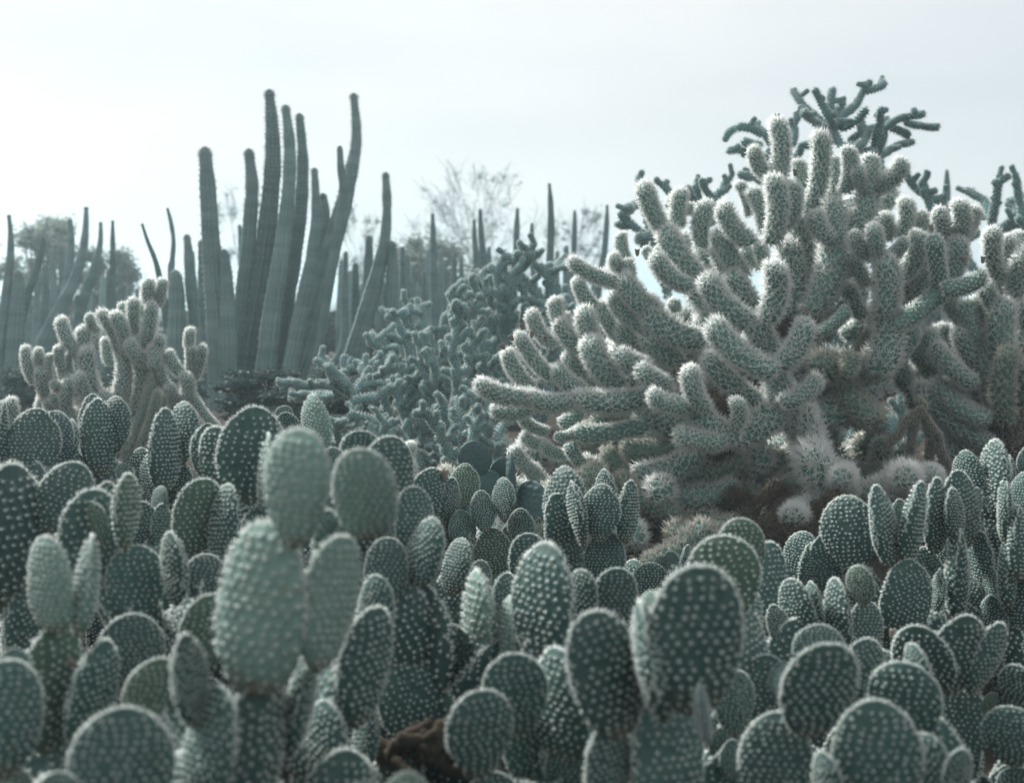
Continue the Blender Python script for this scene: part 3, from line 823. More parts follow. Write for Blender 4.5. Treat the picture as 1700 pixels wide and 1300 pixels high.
RIGHT = [
 (1656,455,1648,380,31,-.05),(1673,445,1675,393,25,.0),(1686,485,1702,418,35,.0),(1668,515,1634,472,32,-.05),(1665,500,1660,450,30,.05),(1690,420,1690,385,26,.1),
 (1672,600,1668,500,48,.0),(1610,632,1551,574,34,-.08),(1562,585,1540,548,30,.0),(1632,692,1550,633,36,-.05),(1642,622,1590,548,34,.0),(1640,735,1524,640,36,.0),
 (1671,690,1676,578,42,-.05,'t'),(1655,685,1640,560,36,.0),(1620,560,1598,500,34,.03),(1600,530,1570,480,32,.1),(1640,540,1625,490,32,.06),(1695,600,1698,500,44,.05),
 (1700,700,1700,600,50,.05),(1585,600,1560,540,32,.12),(1530,600,1525,560,28,.1),(1610,700,1580,640,40,.1),(1690,540,1700,470,40,.1),(1510,640,1490,595,32,.1),
 (1545,690,1510,655,30,.1),(1590,760,1540,700,34,.08),(1640,770,1590,700,40,.1),(1720,480,1715,400,40,.1),
]
rightc = cholla('cholla at the right edge with long arms curving up from a brown trunk', 4.35, RIGHT, .79, centre=(1650,620), fill=35, seed=5, root_px=1680)
wooly_trunk(rightc, [P3(1690,870,4.45,90), P3(1688,800,4.45,88), P3(1680,740,4.45,84), P3(1672,680,4.45,72), P3(1668,610,4.45,56)], dens=4500, spine='spine_tan')
# the dead brown branch
DEAD = [(1532,680,1500,705,17,-.02,'o'),(1502,703,1470,738,14,-.02,'o'),(1520,700,1513,752,12,.0,'o'),(1535,690,1560,725,13,.0,'o'),(1558,722,1575,775,12,.02,'o'),(1535,680,1522,660,14,.0,'o'),(1545,730,1545,780,11,.05,'o')]
for J in DEAD:
    y = 4.2 + J[5]
    add_joint(rightc, at(J[0], J[1], y), at(J[2], J[3], y), J[4] / F * y, skin='cholla_old', spine='spine_tan', name='dead_branch')

LEFT = [
 (130,588,100,528,24),(143,583,140,543,27),(166,660,142,578,30),(200,592,167,516,24),(208,578,190,519,26,-.03),(160,547,148,524,18,.05),(223,548,221,497,22),
 (250,503,247,465,24),(262,503,271,464,20,.03),(242,572,252,503,24),(245,602,212,565,25,-.05),(258,602,266,558,20),(255,604,255,573,25,-.05),(278,642,262,605,22),
 (306,622,278,583,22),(315,575,317,546,20),(313,622,316,575,20),(325,624,337,575,19),(305,668,308,620,26),(358,706,320,655,18),(285,682,280,640,22),
 (195,658,205,588,28),(222,684,236,598,32),(216,740,252,620,16,-.05,'t'),(232,740,262,650,18,-.05,'t'),(55,632,42,575,20),(67,614,64,580,18),(78,658,67,612,24),
 (101,605,99,574,20),(84,627,83,588,15),(119,637,101,608,22),(113,684,113,632,24),(118,612,116,585,14),(103,674,85,658,18),(98,640,90,636,16),(130,735,114,680,34,.05),
 (156,662,130,622,26),(165,765,166,655,36,.05),(210,765,215,680,30,.05,'t'),(182,600,178,560,22,.1),(230,640,225,590,24,.1),(192,545,205,505,20,.1),(235,520,240,485,18,.08),
 (285,760,300,665,24,.05,'t'),(70,700,75,655,22,.05),(180,700,172,650,26,.0),(95,720,80,660,20,.05),
]
leftc = cholla('smaller glowing cholla with short joints in front of the tall columns at the left', 4.6, LEFT, .74, centre=(190,630), fill=3, seed=3, root_px=175)
wooly_trunk(leftc, [P3(190,830,4.75,28), P3(188,760,4.75,26), P3(190,700,4.72,24), P3(200,640,4.7,20)], dens=1400, spine='spine_tan', slen=.035)
cholla('tiny cholla stub poking up beside the round pad, left of the blue prickly pear', 3.3, [(682,800,682,770,17), (682,778,682,736,17)], group='young chollas')
cholla('tiny cholla finger at the left edge above the pads', 3.4, [(22,720,19,664,18), (8,722,5,690,14)], group='young chollas')

# wooly dead heap in the gap at the bottom
heap = empty('dead_cholla_branch', at(690, 1330, 1.95))
tag(heap, 'dead wooly branch lying dark in the gap at the bottom centre', 'dead branch')
rh = random.Random(8)
for k in range(40):
    f = rh.random()
    px = 628 + 118 * f; py = 1300 - 78 * math.sin(math.pi * (.18 + .55 * (1 - f) * 1.1)) + rh.uniform(-6, 34)
    yy = 1.95 + rh.uniform(-.05, .12)
    d = Vector((rh.uniform(-1, 1), rh.uniform(-.6, .6), rh.uniform(-.5, .9))).normalized()
    B = at(px, py, yy); L = rh.uniform(.025, .05)
    add_joint(heap, B, B + d * L, rh.uniform(.009, .014), skin='cholla_old', spine='spine_old', name='woody_joint')
# pinkish buds on prickly pears
def bud_at(plant_label, px, py, Y, ang, s):
    for o in col.objects:
        if o.get('label') == plant_label:
            b = add_bud(o, px, py, Y, ang, s); b.name = 'bud'; return
bud_at(PEARS[16][0], 738, 797, 2.88, .05, 1.5)
bud_at(PEARS[1][0], 128, 1108, 1.70, -.9, 1.6)
bud_at(PEARS[43][0] if len(PEARS) > 43 else PEARS[-1][0], 1480, 1060, 2.2, .2, 1.4)

# ------------------------------------------------------------------ cane chollas (blue green, fine branched)
def cane_joint(plant, B, T, w):
    ax = T - B; L = ax.length; rt = L / w
    v = sorted(CANE, key=lambda q: abs(math.log(q[0] / rt)))[0]
    R = orient(ax, rnd.uniform(0, 6.28), Vector((0, 1, 0)) if abs(ax.normalized().y) < .95 else Vector((1, 0, 0)))
    return link('stem_joint', v[1], plant, B - plant.location, R.to_euler(), (w, w, L / v[0]))

def cane_plant(label, Y, root_px, paths, w, twigs=2, tl=24, seed=0, group='blue green cane chollas', spread=1.0, up=.6):
    """paths: pixel polylines from the trunk outward; every bend is a joint, with side fingers grown in depth too"""
    r = random.Random(seed)
    rp = at(root_px, 800, Y)
    plant = empty('cane_cholla', Vector((rp.x, Y, ground(rp.x, Y))))
    tag(plant, label, 'cactus', group)
    s = Y / F
    for path in paths:
        dy = path[0][2] if len(path[0]) > 2 else r.uniform(-.35, .35)
        dy1 = dy + r.uniform(-.25, .25)
        pts = []
        for i, p in enumerate(path):
            t = i / max(1, len(path) - 1)
            pts.append(at(p[0], p[1], Y + dy * (1 - t) + dy1 * t))
        wid = w * s * .88
        for i in range(len(pts) - 1):
            B, T = pts[i], pts[i + 1]
            cane_joint(plant, B - (T - B).normalized() * wid * .3, T, wid * (1.15 - .25 * i / len(pts)))
            for q in range(twigs):
                f = r.uniform(.35, 1)
                p0 = B.lerp(T, f)
                d = (T - B).normalized() * r.uniform(.2, 1) + Vector((r.uniform(-1.3, 1.3) * spread, r.uniform(-1, 1), r.uniform(-.5, .9) * up))
                d.normalize()
                p1 = p0 + d * tl * s * r.uniform(.7, 1.3)
                cane_joint(plant, p0, p1, wid * r.uniform(.75, .95))
                if r.random() < .5:
                    d2 = (d + Vector((r.uniform(-1, 1), r.uniform(-1, 1), r.uniform(-.3, 1)))).normalized()
                    cane_joint(plant, p1 - d * wid * .3, p1 + d2 * tl * s * r.uniform(.5, .9), wid * .72)
    return plant

def paths_to(origin, tips, seed, jog=8, step=42):
    r = random.Random(seed); out = []
    for tx, ty in tips:
        ox, oy = origin
        ox += (tx - ox) * r.uniform(.1, .75)
        n = max(2, int(math.hypot(tx - ox, ty - oy) / step))
        p = [(ox + (tx - ox) * k / n + (r.uniform(-jog, jog) if 0 < k < n else 0),
              oy + (ty - oy) * k / n - 10 * math.sin(math.pi * k / n) + (r.uniform(-jog, jog) if 0 < k < n else 0)) for k in range(n + 1)]
        out.append(p)
    return out

cane_plant('blue green cane cholla with a pale bare stem and feathery arms reaching left', 5.0, 587,
  [[(590,770,0),(590,715),(588,655)], [(588,660,0),(560,640),(525,640),(478,633)], [(588,660,0),(555,655),(515,655),(492,662)], [(586,655,0),(575,630),(572,612)],
   [(590,655),(618,640),(640,618),(650,600)], [(590,655),(605,630),(610,610)], [(575,640,-.1),(553,618),(537,604)], [(588,665),(625,660),(655,640)], [(588,690),(560,700),(530,712)], [(590,690),(620,700),(640,720)]],
  13, twigs=4, tl=20, seed=2)
cane_plant('dense blue green cane cholla rising in steps to the right behind the pale stemmed one', 5.6, 720,
  paths_to((735,770), [(620,565),(655,525),(675,510),(700,505),(650,590),(610,600),(700,560),(740,520),(760,500),(770,545),(720,600),(790,560),(690,620),(820,600),(660,640),(730,640),(780,620),(640,560),(790,500),(850,590)], 4),
  13, twigs=4, tl=22, seed=3)
cane_plant('blue green cane cholla with the highest feathery crown behind the big cholla', 6.2, 830,
  paths_to((860,700), [(745,485),(775,462),(800,450),(825,445),(850,452),(870,470),(905,500),(790,480),(830,480),(900,540),(760,520),(880,520),(850,530),(820,520),(935,500)], 5)
  + [[(905,500,0),(870,460),(822,447)], [(912,500,0),(915,465),(895,437)], [(913,470,0),(932,435)], [(856,452,0),(880,428),(884,420)], [(858,452,0),(858,425)]],
  13, twigs=4, tl=22, seed=4)
cane_plant('low blue green cane cholla between the blue prickly pear and the pale stem', 4.9, 770,
  paths_to((790,800), [(650,700),(680,690),(705,680),(735,670),(760,660),(790,655),(815,665),(840,650),(700,720),(740,700),(780,690),(820,700),(690,750),(730,740),(850,690),(800,730)], 6),
  14, twigs=4, tl=20, seed=6)
cane_plant('low dark cane cholla behind the round pads at centre left', 4.7, 600,
  paths_to((600,790), [(545,720),(560,700),(620,720),(640,700),(530,760),(650,750),(600,710)], 8), 12, twigs=4, tl=18, seed=8)
CT = [
 [(1350,330,0),(1368,262),(1383,212)], [(1369,206),(1335,177),(1316,147)], [(1315,240),(1318,205),(1335,176)], [(1383,210),(1369,181),(1352,147)], [(1383,210),(1383,144)],
 [(1386,212),(1400,166)], [(1392,210),(1423,173),(1446,132)], [(1432,150),(1471,137)], [(1398,212),(1438,180)], [(1454,250),(1462,203),(1463,178)], [(1412,233),(1446,211),(1475,195)],
 [(1458,250),(1469,215),(1508,192),(1537,187)], [(1504,202),(1530,208),(1560,210)], [(1460,256),(1480,246),(1517,235)], [(1480,212),(1508,225)], [(1383,215),(1395,240),(1455,252)],
 [(1383,215),(1350,200),(1335,185)], [(1383,230),(1330,240),(1320,262)], [(1290,280),(1269,219),(1248,200)], [(1262,222),(1223,209)], [(1225,212),(1204,227)], [(1272,262),(1240,254),(1208,250)], [(1262,240),(1235,233)],
 [(1275,300),(1254,290),(1227,288)], [(1455,330),(1458,250)], [(1350,330),(1300,300),(1280,270)], [(1430,200),(1440,225),(1420,245)]]
cane_plant('dark cane cholla with fingers spread against the sky behind the big cholla crown', 5.6, 1370, [[(a[0], a[1], 0) if i == 0 else a for i, a in enumerate(p)] for p in CT]
  + [[(1400,900,0),(1390,700),(1370,500),(1350,330)], [(1370,500,0),(1450,330)], [(1370,480,0),(1290,285)]], 12, twigs=1, tl=14, seed=9)
cane_plant('cane cholla with knobbly arms poking out at the far right above the edge cholla', 6.0, 1640,
  [[(1570,420,0),(1569,335),(1527,318),(1504,289)], [(1560,420,0),(1545,350),(1530,300)], [(1640,480,0),(1650,400),(1635,331),(1602,313)], [(1650,400,0),(1655,330),(1660,295)],
   [(1700,420,0),(1695,340),(1688,297)], [(1650,420,0),(1690,350),(1672,330)], [(1660,380,0),(1700,370)], [(1600,420,0),(1620,370),(1600,350)], [(1660,420,0),(1680,380),(1710,330)], [(1640,900,0),(1645,650),(1645,480)],
   [(1645,480,0),(1600,420)], [(1645,480,0),(1700,420)]], 13, twigs=3, tl=18, seed=12)
cane_plant('cane cholla showing small forked tips above the left shoulder of the big cholla', 5.8, 1110,
  [[(1110,900,0),(1110,700),(1110,500)], [(1110,500,0),(1070,350),(1060,290)], [(1110,480,0),(1060,380),(1028,352)], [(1050,370,0),(1030,372)], [(1110,480,0),(1120,340),(1097,302)], [(1120,350,0),(1160,340),(1140,310)],
   [(1110,480,0),(1180,360),(1185,328),(1166,298)], [(1185,330,0),(1200,315),(1212,294)], [(1060,400,0),(1080,390),(1058,393)], [(1150,350,0),(1160,330),(1155,305)], [(1060,340,0),(1045,350),(1040,345)]], 12, twigs=2, tl=14, seed=13)
cane_plant('thin cane cholla with sparse joints visible through the gaps of the big cholla', 5.3, 1410,
  paths_to((1410,880), [(1410,560),(1420,470),(1380,700),(1450,720),(1480,690),(1430,640),(1240,740),(1500,640),(1470,760),(1330,800),(1420,500),(1530,720)], 21), 15, twigs=2, tl=26, seed=14)

# ------------------------------------------------------------------ ribbed columns
def column_mesh(pts, ribs, rib_depth=.30):
    """pts: (Vector, radius) from base to tip"""
    P = []; 
    # resample smoothly
    n = len(pts)
    for i in range(n - 1):
        p0, p1, p2, p3 = pts[max(i - 1, 0)], pts[i], pts[i + 1], pts[min(i + 2, n - 1)]
        for k in range(7):
            t = k / 7
            f = lambda a, b, c, d: .5 * ((2 * b) + (c - a) * t + (2 * a - 5 * b + 4 * c - d) * t * t + (3 * b - a - 3 * c + d) * t ** 3)
            P.append((Vector([f(p0[0][q], p1[0][q], p2[0][q], p3[0][q]) for q in range(3)]), max(.004, f(p0[1], p1[1], p2[1], p3[1]))))
    P.append(pts[-1])
    # rounded tip
    (e, r0), (e1, _) = P[-1], P[-2]
    d = (e - e1).normalized()
    base_e = e - d * r0 * .6
    P[-1] = (base_e, r0)
    for a in (.3, .6, .85, .97):
        P.append((base_e + d * r0 * 1.5 * a, r0 * math.sqrt(1 - a * a)))
    nu = ribs * 4
    V = []; ridge = []
    ph = rnd.uniform(0, 6)
    for i, (c, r_) in enumerate(P):
        dd = (P[min(i + 1, len(P) - 1)][0] - P[max(i - 1, 0)][0]).normalized()
        x = dd.cross(Vector((0, 1, 0))).normalized(); y = dd.cross(x)
        rr = r_ * (1 + .03 * math.sin(i * .9 + ph) + rnd.uniform(-.015, .015) - (.06 if (i + int(ph * 3)) % 9 == 0 else 0))
        for j in range(nu):
            a = 2 * math.pi * j / nu
            g = (1, 1 - rib_depth * .45, 1 - rib_depth, 1 - rib_depth * .45)[j % 4]
            v = c + (x * math.cos(a) + y * math.sin(a)) * rr * g
            V.append(tuple(v))
            if j % 4 == 0 and i < len(P) - 2 and (r_ > 0):
                ridge.append((tuple(v), tuple((v - c).normalized())))
    T = grid_tris(len(P), nu)
    V.append(tuple(P[-1][0] + d * r0 * .03)); c = len(V) - 1; o = (len(P) - 1) * nu
    T = np.concatenate([T, [[o + j, o + (j + 1) % nu, c] for j in range(nu)]])
    return np.array(V), T, ridge

def column_plant(label, Y, root_px, stems, skin='column', group='tall column cacti behind the bed', ribs=11):
    rp = at(root_px, 800, Y)
    base = Vector((rp.x, Y, ground(rp.x, Y)))
    plant = empty('column_cactus', base)
    tag(plant, label, 'cactus', group)
    for S in stems:
        dy = rnd.uniform(-.18, .18)
        pts = []
        for (px, py, w) in S:
            y = Y + dy
            pts.append((at(px, py, y), w * 1.02 / F * y * .5))
        last, lr = pts[-1]
        if last.z > ground(last.x, last.y) + .05:
            pts.append((Vector((last.x + (base.x - last.x) * .35, last.y, ground(last.x, last.y) - .03)), lr * 1.05))
        pts.reverse()
        V, T, ridge = column_mesh(pts, ribs if pts[0][1] > .02 else 7)
        b = np.array(base)
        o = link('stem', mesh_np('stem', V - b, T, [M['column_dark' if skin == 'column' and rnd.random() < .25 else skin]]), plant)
        RP = np.array([q[0] for q in ridge]); RN = np.array([q[1] for q in ridge])
        K = 4
        P = np.repeat(RP, K, 0); D = np.repeat(RN, K, 0) + nr.normal(0, .6, (len(RP) * K, 3)); D /= np.linalg.norm(D, axis=1, keepdims=True)
        rr = float(np.mean([q[1] for q in pts]))
        Vs, Ts = needles(P, D, nr.uniform(.15, .42, len(P)) * rr, np.full(len(P), .06 * rr))
        s = link('spines', mesh_np('spines', Vs - b, Ts, [M['column_spine']]), o); s['kind'] = 'stuff'
    return plant

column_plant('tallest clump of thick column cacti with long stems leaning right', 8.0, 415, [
  [(340,250,18),(344,300,25),(350,400,30),(356,470,34),(364,550,42),(369,700,48)],
  [(372,420,16),(376,470,22),(378,560,30),(380,700,36)],
  [(413,252,15),(418,300,20),(417,340,22),(409,440,25),(398,530,27),(386,640,30),(382,720,32)],
  [(447,153,14),(451,200,20),(453,250,25),(451,300,28),(441,400,32),(426,500,40),(409,600,46),(401,700,50)],
  [(474,178,12),(479,220,17),(481,260,20),(478,330,23),(466,430,28),(452,520,32),(441,620,36),(433,700,38)],
  [(497,192,12),(502,250,17),(502,300,20),(499,350,22),(489,420,25),(475,500,29),(461,580,33),(446,690,36)],
  [(522,282,10),(524,320,13),(525,370,18),(517,430,20),(503,500,24),(487,580,26),(468,680,28)],
  [(536,324,10),(540,350,14),(536,400,20),(525,460,22),(508,530,26),(490,620,26),(470,700,28)],
  [(587,158,11),(591,200,14),(591,240,17),(583,283,22),(570,340,27),(543,437,35),(522,525,38),(504,585,37),(474,680,38)],
  [(564,245,9),(566,280,12),(570,315,14),(565,360,15)],
  [(335,402,12),(338,480,18),(345,600,24),(350,700,26)],
])
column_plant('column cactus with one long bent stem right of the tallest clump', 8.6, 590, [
  [(640,289,10),(642,320,14),(642,360,15),(637,410,20),(620,480,27),(594,568,32),(575,640,34),(560,710,34)],
  [(650,405,14),(652,440,18),(650,500,24),(645,580,28),(640,680,30)],
  [(668,412,8),(669,450,11),(671,520,15),(672,640,18)]])
column_plant('dark short column cactus just behind the long bent stem', 9.0, 606, [
  [(613,395,11),(612,430,15),(609,490,18),(603,560,20)], [(590,440,10),(590,500,14),(588,600,16)]], 'column_dark')
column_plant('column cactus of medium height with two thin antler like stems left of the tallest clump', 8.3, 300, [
  [(310,392,9),(313,420,15),(317,470,20),(326,540,24),(338,640,28)], [(236,372,4),(245,400,6),(257,430,8),(265,462,10),(275,520,14),(285,600,16)],
  [(278,346,4),(284,370,7),(288,400,7),(286,432,9),(284,470,12)], [(291,455,18),(294,490,25),(292,560,30),(290,660,30)]])
LST = 'column cacti at the left'
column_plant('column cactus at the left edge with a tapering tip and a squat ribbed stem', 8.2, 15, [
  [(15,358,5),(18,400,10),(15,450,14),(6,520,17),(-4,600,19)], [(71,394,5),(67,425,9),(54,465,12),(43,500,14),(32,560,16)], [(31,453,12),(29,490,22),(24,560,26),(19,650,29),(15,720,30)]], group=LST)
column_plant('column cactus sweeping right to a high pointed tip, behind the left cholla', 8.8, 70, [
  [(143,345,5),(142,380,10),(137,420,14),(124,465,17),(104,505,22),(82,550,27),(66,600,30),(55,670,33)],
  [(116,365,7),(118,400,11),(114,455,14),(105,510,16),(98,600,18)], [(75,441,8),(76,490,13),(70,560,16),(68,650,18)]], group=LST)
column_plant('column cactus with two slender spikes at the left, nearest the antler stems', 9.2, 160, [
  [(167,370,5),(166,405,9),(155,450,15),(141,490,18),(128,550,20),(120,650,22)], [(187,367,4),(187,400,8),(187,440,10),(184,490,15),(182,600,18)],
  [(181,450,9),(183,490,15),(186,560,17),(186,660,18)], [(128,492,9),(131,530,15),(134,600,18)]], group=LST)
column_plant('faint pair of short column cacti between the taller left ones', 10.5, 95, [
  [(101,411,7),(103,450,11),(101,540,15),(100,650,16)], [(86,418,6),(89,460,11),(91,540,14),(92,650,16)]], group=LST)
column_plant('single pointed column cactus left of the twin columns', 10.5, 722, [[(718,355,5),(719,385,9),(720,450,13),(722,520,15),(725,640,17)]], 'column_dark')
column_plant('twin column cacti standing close together in the middle', 10.5, 806, [
  [(797,348,5),(799,390,10),(804,450,15),(808,520,17),(810,620,18)], [(787,366,5),(789,410,10),(795,470,14),(798,560,15)]], 'column_dark')
BK = [
 ('short dark column cactus standing low before the bushes, right of the bent stem', 9.8, [[(704,451,6),(704,490,9),(705,560,12),(705,650,12)]]),
 ('pair of short blunt column cacti between the single pointed one and the twins', 11.0, [[(754,422,6),(754,460,10),(753,540,12),(753,640,13)], [(766,425,5),(766,470,9),(767,600,10)]]),
 ('thin column cactus in the row with a stub at its left side', 10.8, [[(859,347,5),(858,380,10),(856,440,11),(852,500,13),(850,600,14)], [(848,421,5),(850,450,8),(852,500,10)]]),
 ('wavy thin column cactus right of the one with a stub', 11.0, [[(883,371,4),(883,400,9),(886,450,10),(890,500,12),(892,600,12)]]),
 ('highest column cactus of the back row, left of the big cholla', 10.2, [[(912,305,4),(914,335,9),(915,380,12),(913,440,13),(912,500,15),(908,620,16)]]),
 ('column cactus with a needle tip right of the highest back row one', 11.2, [[(954,350,4),(954,380,9),(952,430,9),(950,500,12),(948,620,12)]]),
 ('leaning column cactus beside the big cholla left shoulder', 10.8, [[(1008,341,4),(1007,375,9),(1003,420,10),(994,470,13),(985,600,14)]]),
 ('very short column cactus between the twins and the cane cholla crown', 11.5, [[(826,428,5),(828,470,11),(830,560,12)]]),
 ('small column cactus among the bushes left of the single pointed one', 11.5, [[(686,442,6),(686,490,10),(687,600,12)], [(740,447,5),(740,500,9),(740,600,10)]]),
 ('lone column cactus tip at the right above the cane cholla arms', 11.0, [[(1572,283,5),(1572,310,11),(1571,360,13),(1571,480,14)]]),
 ('thin column cactus behind the tallest clump, seen between its stems', 10.5, [[(398,375,6),(400,410,9),(402,500,11),(404,620,12)], [(574,420,8),(572,480,12),(568,580,14)]]),
]
for lab, Y, st in BK:
    column_plant(lab, Y, st[0][-1][0], st, 'column_dark', 'thin column cacti of the back row', ribs=9)

rc = random.Random(77)
ORD = 'first second third fourth fifth sixth seventh eighth ninth tenth eleventh twelfth thirteenth fourteenth fifteenth sixteenth seventeenth eighteenth nineteenth twentieth'.split() + ['twenty-first', 'twenty-second']
for k, px in enumerate([566,582,600,628,661,676,694,711,732,746,770,783,812,822,838,846,871,897,925,940,968,984,48,62,88,108,150,172,200,214,228,320]):
    Y_ = rc.uniform(11, 12.6); tp = rc.uniform(408, 485) if px > 300 else rc.uniform(430, 520)
    w_ = rc.uniform(10, 15); ln = rc.uniform(-10, 10)
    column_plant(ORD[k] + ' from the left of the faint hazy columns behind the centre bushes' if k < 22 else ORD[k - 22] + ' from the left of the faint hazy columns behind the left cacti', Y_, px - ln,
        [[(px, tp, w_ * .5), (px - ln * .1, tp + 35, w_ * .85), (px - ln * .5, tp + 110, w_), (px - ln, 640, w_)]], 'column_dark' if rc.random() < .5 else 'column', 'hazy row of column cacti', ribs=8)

# ------------------------------------------------------------------ trees and shrubs behind
def leaf_cloud(n, blobs, size, seed, flat=0.0):
    """n leaf-sized diamonds through blobs (x,y,z,rx,ry,rz)"""
    r = np.random.default_rng(seed)
    B = np.array(blobs); vol = B[:, 3] * B[:, 4] * B[:, 5]
    k = r.choice(len(B), n, p=vol / vol.sum())
    d = r.normal(0, 1, (n, 3)); d /= np.linalg.norm(d, axis=1, keepdims=True)
    rad = np.abs(r.normal(0, .62, n))
    P = B[k, :3] + d * rad[:, None] * B[k, 3:]
    P[:, 2] = np.maximum(P[:, 2], .02)
    # clump
    cl = r.normal(0, 1, (n // 14 + 1, 3)) * size * 2.2
    P += 0
    nn = r.normal(0, 1, (n, 3)); nn /= np.linalg.norm(nn, axis=1, keepdims=True)
    u, v = frame_of(nn)
    s = size * r.uniform(.6, 1.3, n)
    V = np.stack([P - u * s[:, None], P + v * (s * .38)[:, None] + nn * (s * .12)[:, None], P + u * s[:, None], P - v * (s * .38)[:, None] + nn * (s * .12)[:, None]], 1).reshape(-1, 3)
    b = (np.arange(n) * 4)[:, None]
    T = np.concatenate([b + [0, 1, 2], b + [0, 2, 3]])
    return V, T

def tree(label, cat, name, Y, cx, top, bottom, halfw, n, size, leaf='leaf', seed=0, nblob=80, group=None, sparse=False):
    r = random.Random(seed)
    base_p = at(cx, 700, Y)
    gz = ground(base_p.x, min(Y, 40))
    base = Vector((base_p.x, Y, gz))
    t = empty(name, base); tag(t, label, cat, group)
    zt = at(cx, top, Y).z - gz; zb = max(.1, at(cx, bottom, Y).z - gz)
    hw = halfw / F * Y
    zc = (zt + zb) / 2; hz = (zt - zb) / 2
    blobs = []; parts = []
    limbs = []
    for k in range(nblob):
        a = r.uniform(0, 6.28); rr = math.sqrt(r.random()) * .82
        zz = r.uniform(-.85, .85)
        f = math.sqrt(max(.05, 1 - zz * zz))
        c = (math.cos(a) * rr * hw * f, math.sin(a) * rr * hw * .7 * f, zc + zz * hz)
        q = r.uniform(.07, .22) * (.55 if sparse else 1)
        blobs.append((c[0], c[1], c[2], hw * q * 1.2, hw * q, hz * q * (1.1 if hz < hw else .8)))
        limbs.append(c)
    V, T = leaf_cloud(n, blobs, size, seed)
    link('crown', mesh_np('crown', V, T, [M[leaf]], smooth=False), t)
    tr = trunk_mesh([(0, 0, -.05, .035 * hw + .03), (.03 * hw, 0, zb * .5 + .1, .03 * hw + .02), (0, 0, zb + hz * .3, .02 * hw + .015), (0, 0, zb + hz * 1.1, .012)], None, 8)
    bk = M['twig'] if sparse else M['bark']
    link('trunk', mesh_np('trunk', tr[0], tr[1], [bk]), t)
    segs = []
    for c in limbs:
        s0 = Vector((0, 0, max(.1, min(c[2] * .55, zb + hz * .9))))
        m = s0.lerp(Vector(c), .5) + Vector((r.uniform(-.12, .12) * hw, r.uniform(-.1, .1) * hw, (-.06 + r.uniform(-.15, .15)) * hz))
        if not sparse or r.random() < .35:
            k_ = .4 if sparse else 1
            segs.append(trunk_mesh([(*s0, (.016 * hw + .006) * k_), (*m, (.010 * hw + .004) * k_), (*c, .003)], None, 5))
        for q in range(3):
            e = Vector(c) + Vector((r.uniform(-1, 1) * .25 * hw, r.uniform(-1, 1) * .2 * hw, r.uniform(-.3, 1) * .25 * hz))
            segs.append(trunk_mesh([(*m.lerp(Vector(c), .6), (.005 * hw + .002) * (.5 if sparse else 1)), (*Vector(c).lerp(e, .5), .004), (*e, .0015)], None, 4))
    V, T = join(segs)
    link('limbs', mesh_np('limbs', V, T, [bk]), t)
    return t

G = 'trees and shrubs behind the cacti'
tree('rounded olive tree beyond the left column cacti', 'tree', 'olive_tree', 15, 75, 355, 640, 95, 15000, .030, seed=1, group=G)
tree('lower olive tree between the left columns and the tallest clump', 'tree', 'olive_tree', 15.5, 185, 405, 640, 75, 11000, .028, seed=2, group=G)
tree('dark rounded tree behind the bent stem in the middle', 'tree', 'olive_tree', 15, 690, 388, 650, 100, 15000, .030, seed=3, group=G)
tree('dark tree to the right of the middle one, behind the twin columns', 'tree', 'olive_tree', 16, 800, 440, 650, 70, 10000, .030, seed=4, group=G)
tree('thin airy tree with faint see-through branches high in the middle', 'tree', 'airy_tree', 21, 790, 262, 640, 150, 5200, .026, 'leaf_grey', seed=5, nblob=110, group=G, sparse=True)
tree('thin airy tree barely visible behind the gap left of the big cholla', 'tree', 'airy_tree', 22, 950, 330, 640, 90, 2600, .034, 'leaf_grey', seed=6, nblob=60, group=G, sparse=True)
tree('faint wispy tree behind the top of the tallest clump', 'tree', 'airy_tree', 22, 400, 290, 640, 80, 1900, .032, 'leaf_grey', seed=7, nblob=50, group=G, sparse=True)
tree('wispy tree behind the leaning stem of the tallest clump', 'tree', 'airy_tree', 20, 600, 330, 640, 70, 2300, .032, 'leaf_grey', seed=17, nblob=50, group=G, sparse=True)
SH = [('low shrub at the far left behind the column cacti', 30, 520), ('low shrub behind the left cholla', 170, 530), ('low shrub behind the tallest clump foot', 330, 520), ('low shrub seen between the leaning stems', 500, 500),
      ('low shrub behind the foot of the bent stem', 620, 480), ('low shrub behind the dense cane cholla', 750, 490), ('low shrub behind the highest cane cholla crown', 880, 520),
      ('low shrub hidden behind the left arms of the big cholla', 1020, 530), ('low shrub glimpsed through the big cholla', 1180, 520), ('low shrub behind the big cholla trunk', 1350, 520), ('low shrub at the far right behind the edge cholla', 1540, 500), ('low shrub cut by the right edge', 1690, 480)]
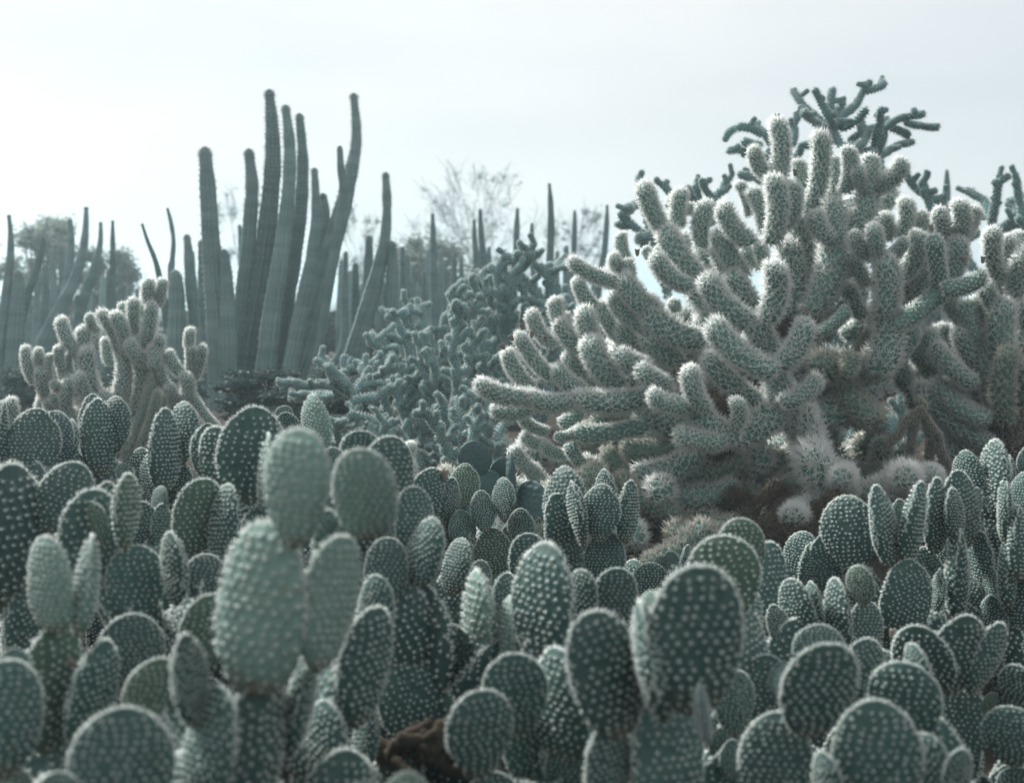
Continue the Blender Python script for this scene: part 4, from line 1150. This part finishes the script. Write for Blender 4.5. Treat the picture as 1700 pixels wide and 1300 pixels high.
for i, (lab, cx, top, Y_) in enumerate([('leafy dark shrub low behind the left cholla', 60, 610, 7.0), ('leafy dark shrub at the foot of the tallest clump', 250, 610, 6.2), ('leafy dark shrub left of the pale stemmed cane cholla', 430, 615, 6.0), ('leafy dark shrub behind the narrow pointed pad', 530, 625, 5.8),
        ('leafy dark shrub just behind the pale stemmed cane cholla', 590, 610, 6.8), ('leafy dark shrub behind the dense cane cholla', 740, 600, 7.2), ('leafy dark shrub left of the big cholla arms', 890, 600, 7.0),
        ('leafy dark shrub deep behind the big cholla', 1080, 560, 7.0), ('leafy dark shrub behind the big cholla trunk', 1260, 560, 6.8), ('leafy dark shrub between the two big chollas', 1440, 560, 7.0), ('leafy dark shrub behind the right edge cholla', 1620, 540, 7.0)]):
    tree(lab, 'shrub', 'leafy_shrub', Y_, cx, top, 790, 105, 14000, .014, 'leaf_dark', seed=80 + i, nblob=60, group='dark leafy shrubs behind the bed')
for i, (lab, cx, top) in enumerate(SH):
    tree(lab, 'shrub', 'shrub', 12.5 + .3 * (i % 3), cx, top, 720, 95, 9000, .028, 'leaf_dark', seed=40 + i, nblob=60, group='low shrubs behind the cacti')

# ------------------------------------------------------------------ haze
HAZE = 0.0078
def build_haze():
    x0, x1, y0, y1, z0, z1 = -320, 320, -320, 320, -1.2, 5.2
    V = np.array([(x, y, z) for z in (z0, z1) for y in (y0, y1) for x in (x0, x1)], dtype=float)
    q = [(0, 2, 3, 1), (4, 5, 7, 6), (0, 1, 5, 4), (2, 6, 7, 3), (0, 4, 6, 2), (1, 3, 7, 5)]
    T = []
    for a, b, c, d in q: T += [(a, b, c), (a, c, d)]
    m = bpy.data.materials.new('haze'); m.use_nodes = True
    t = m.node_tree; t.nodes.clear()
    v = N(t, 'ShaderNodeVolumePrincipled')
    v.inputs['Color'].default_value = (.72, .93, .99, 1)
    v.inputs['Density'].default_value = HAZE
    v.inputs['Anisotropy'].default_value = 0.6
    o = N(t, 'ShaderNodeOutputMaterial'); t.links.new(v.outputs[0], o.inputs['Volume'])
    tag(link('haze', mesh_np('haze', V, np.array(T), [m], smooth=False)), kind='stuff')
if HAZE > 0: build_haze()
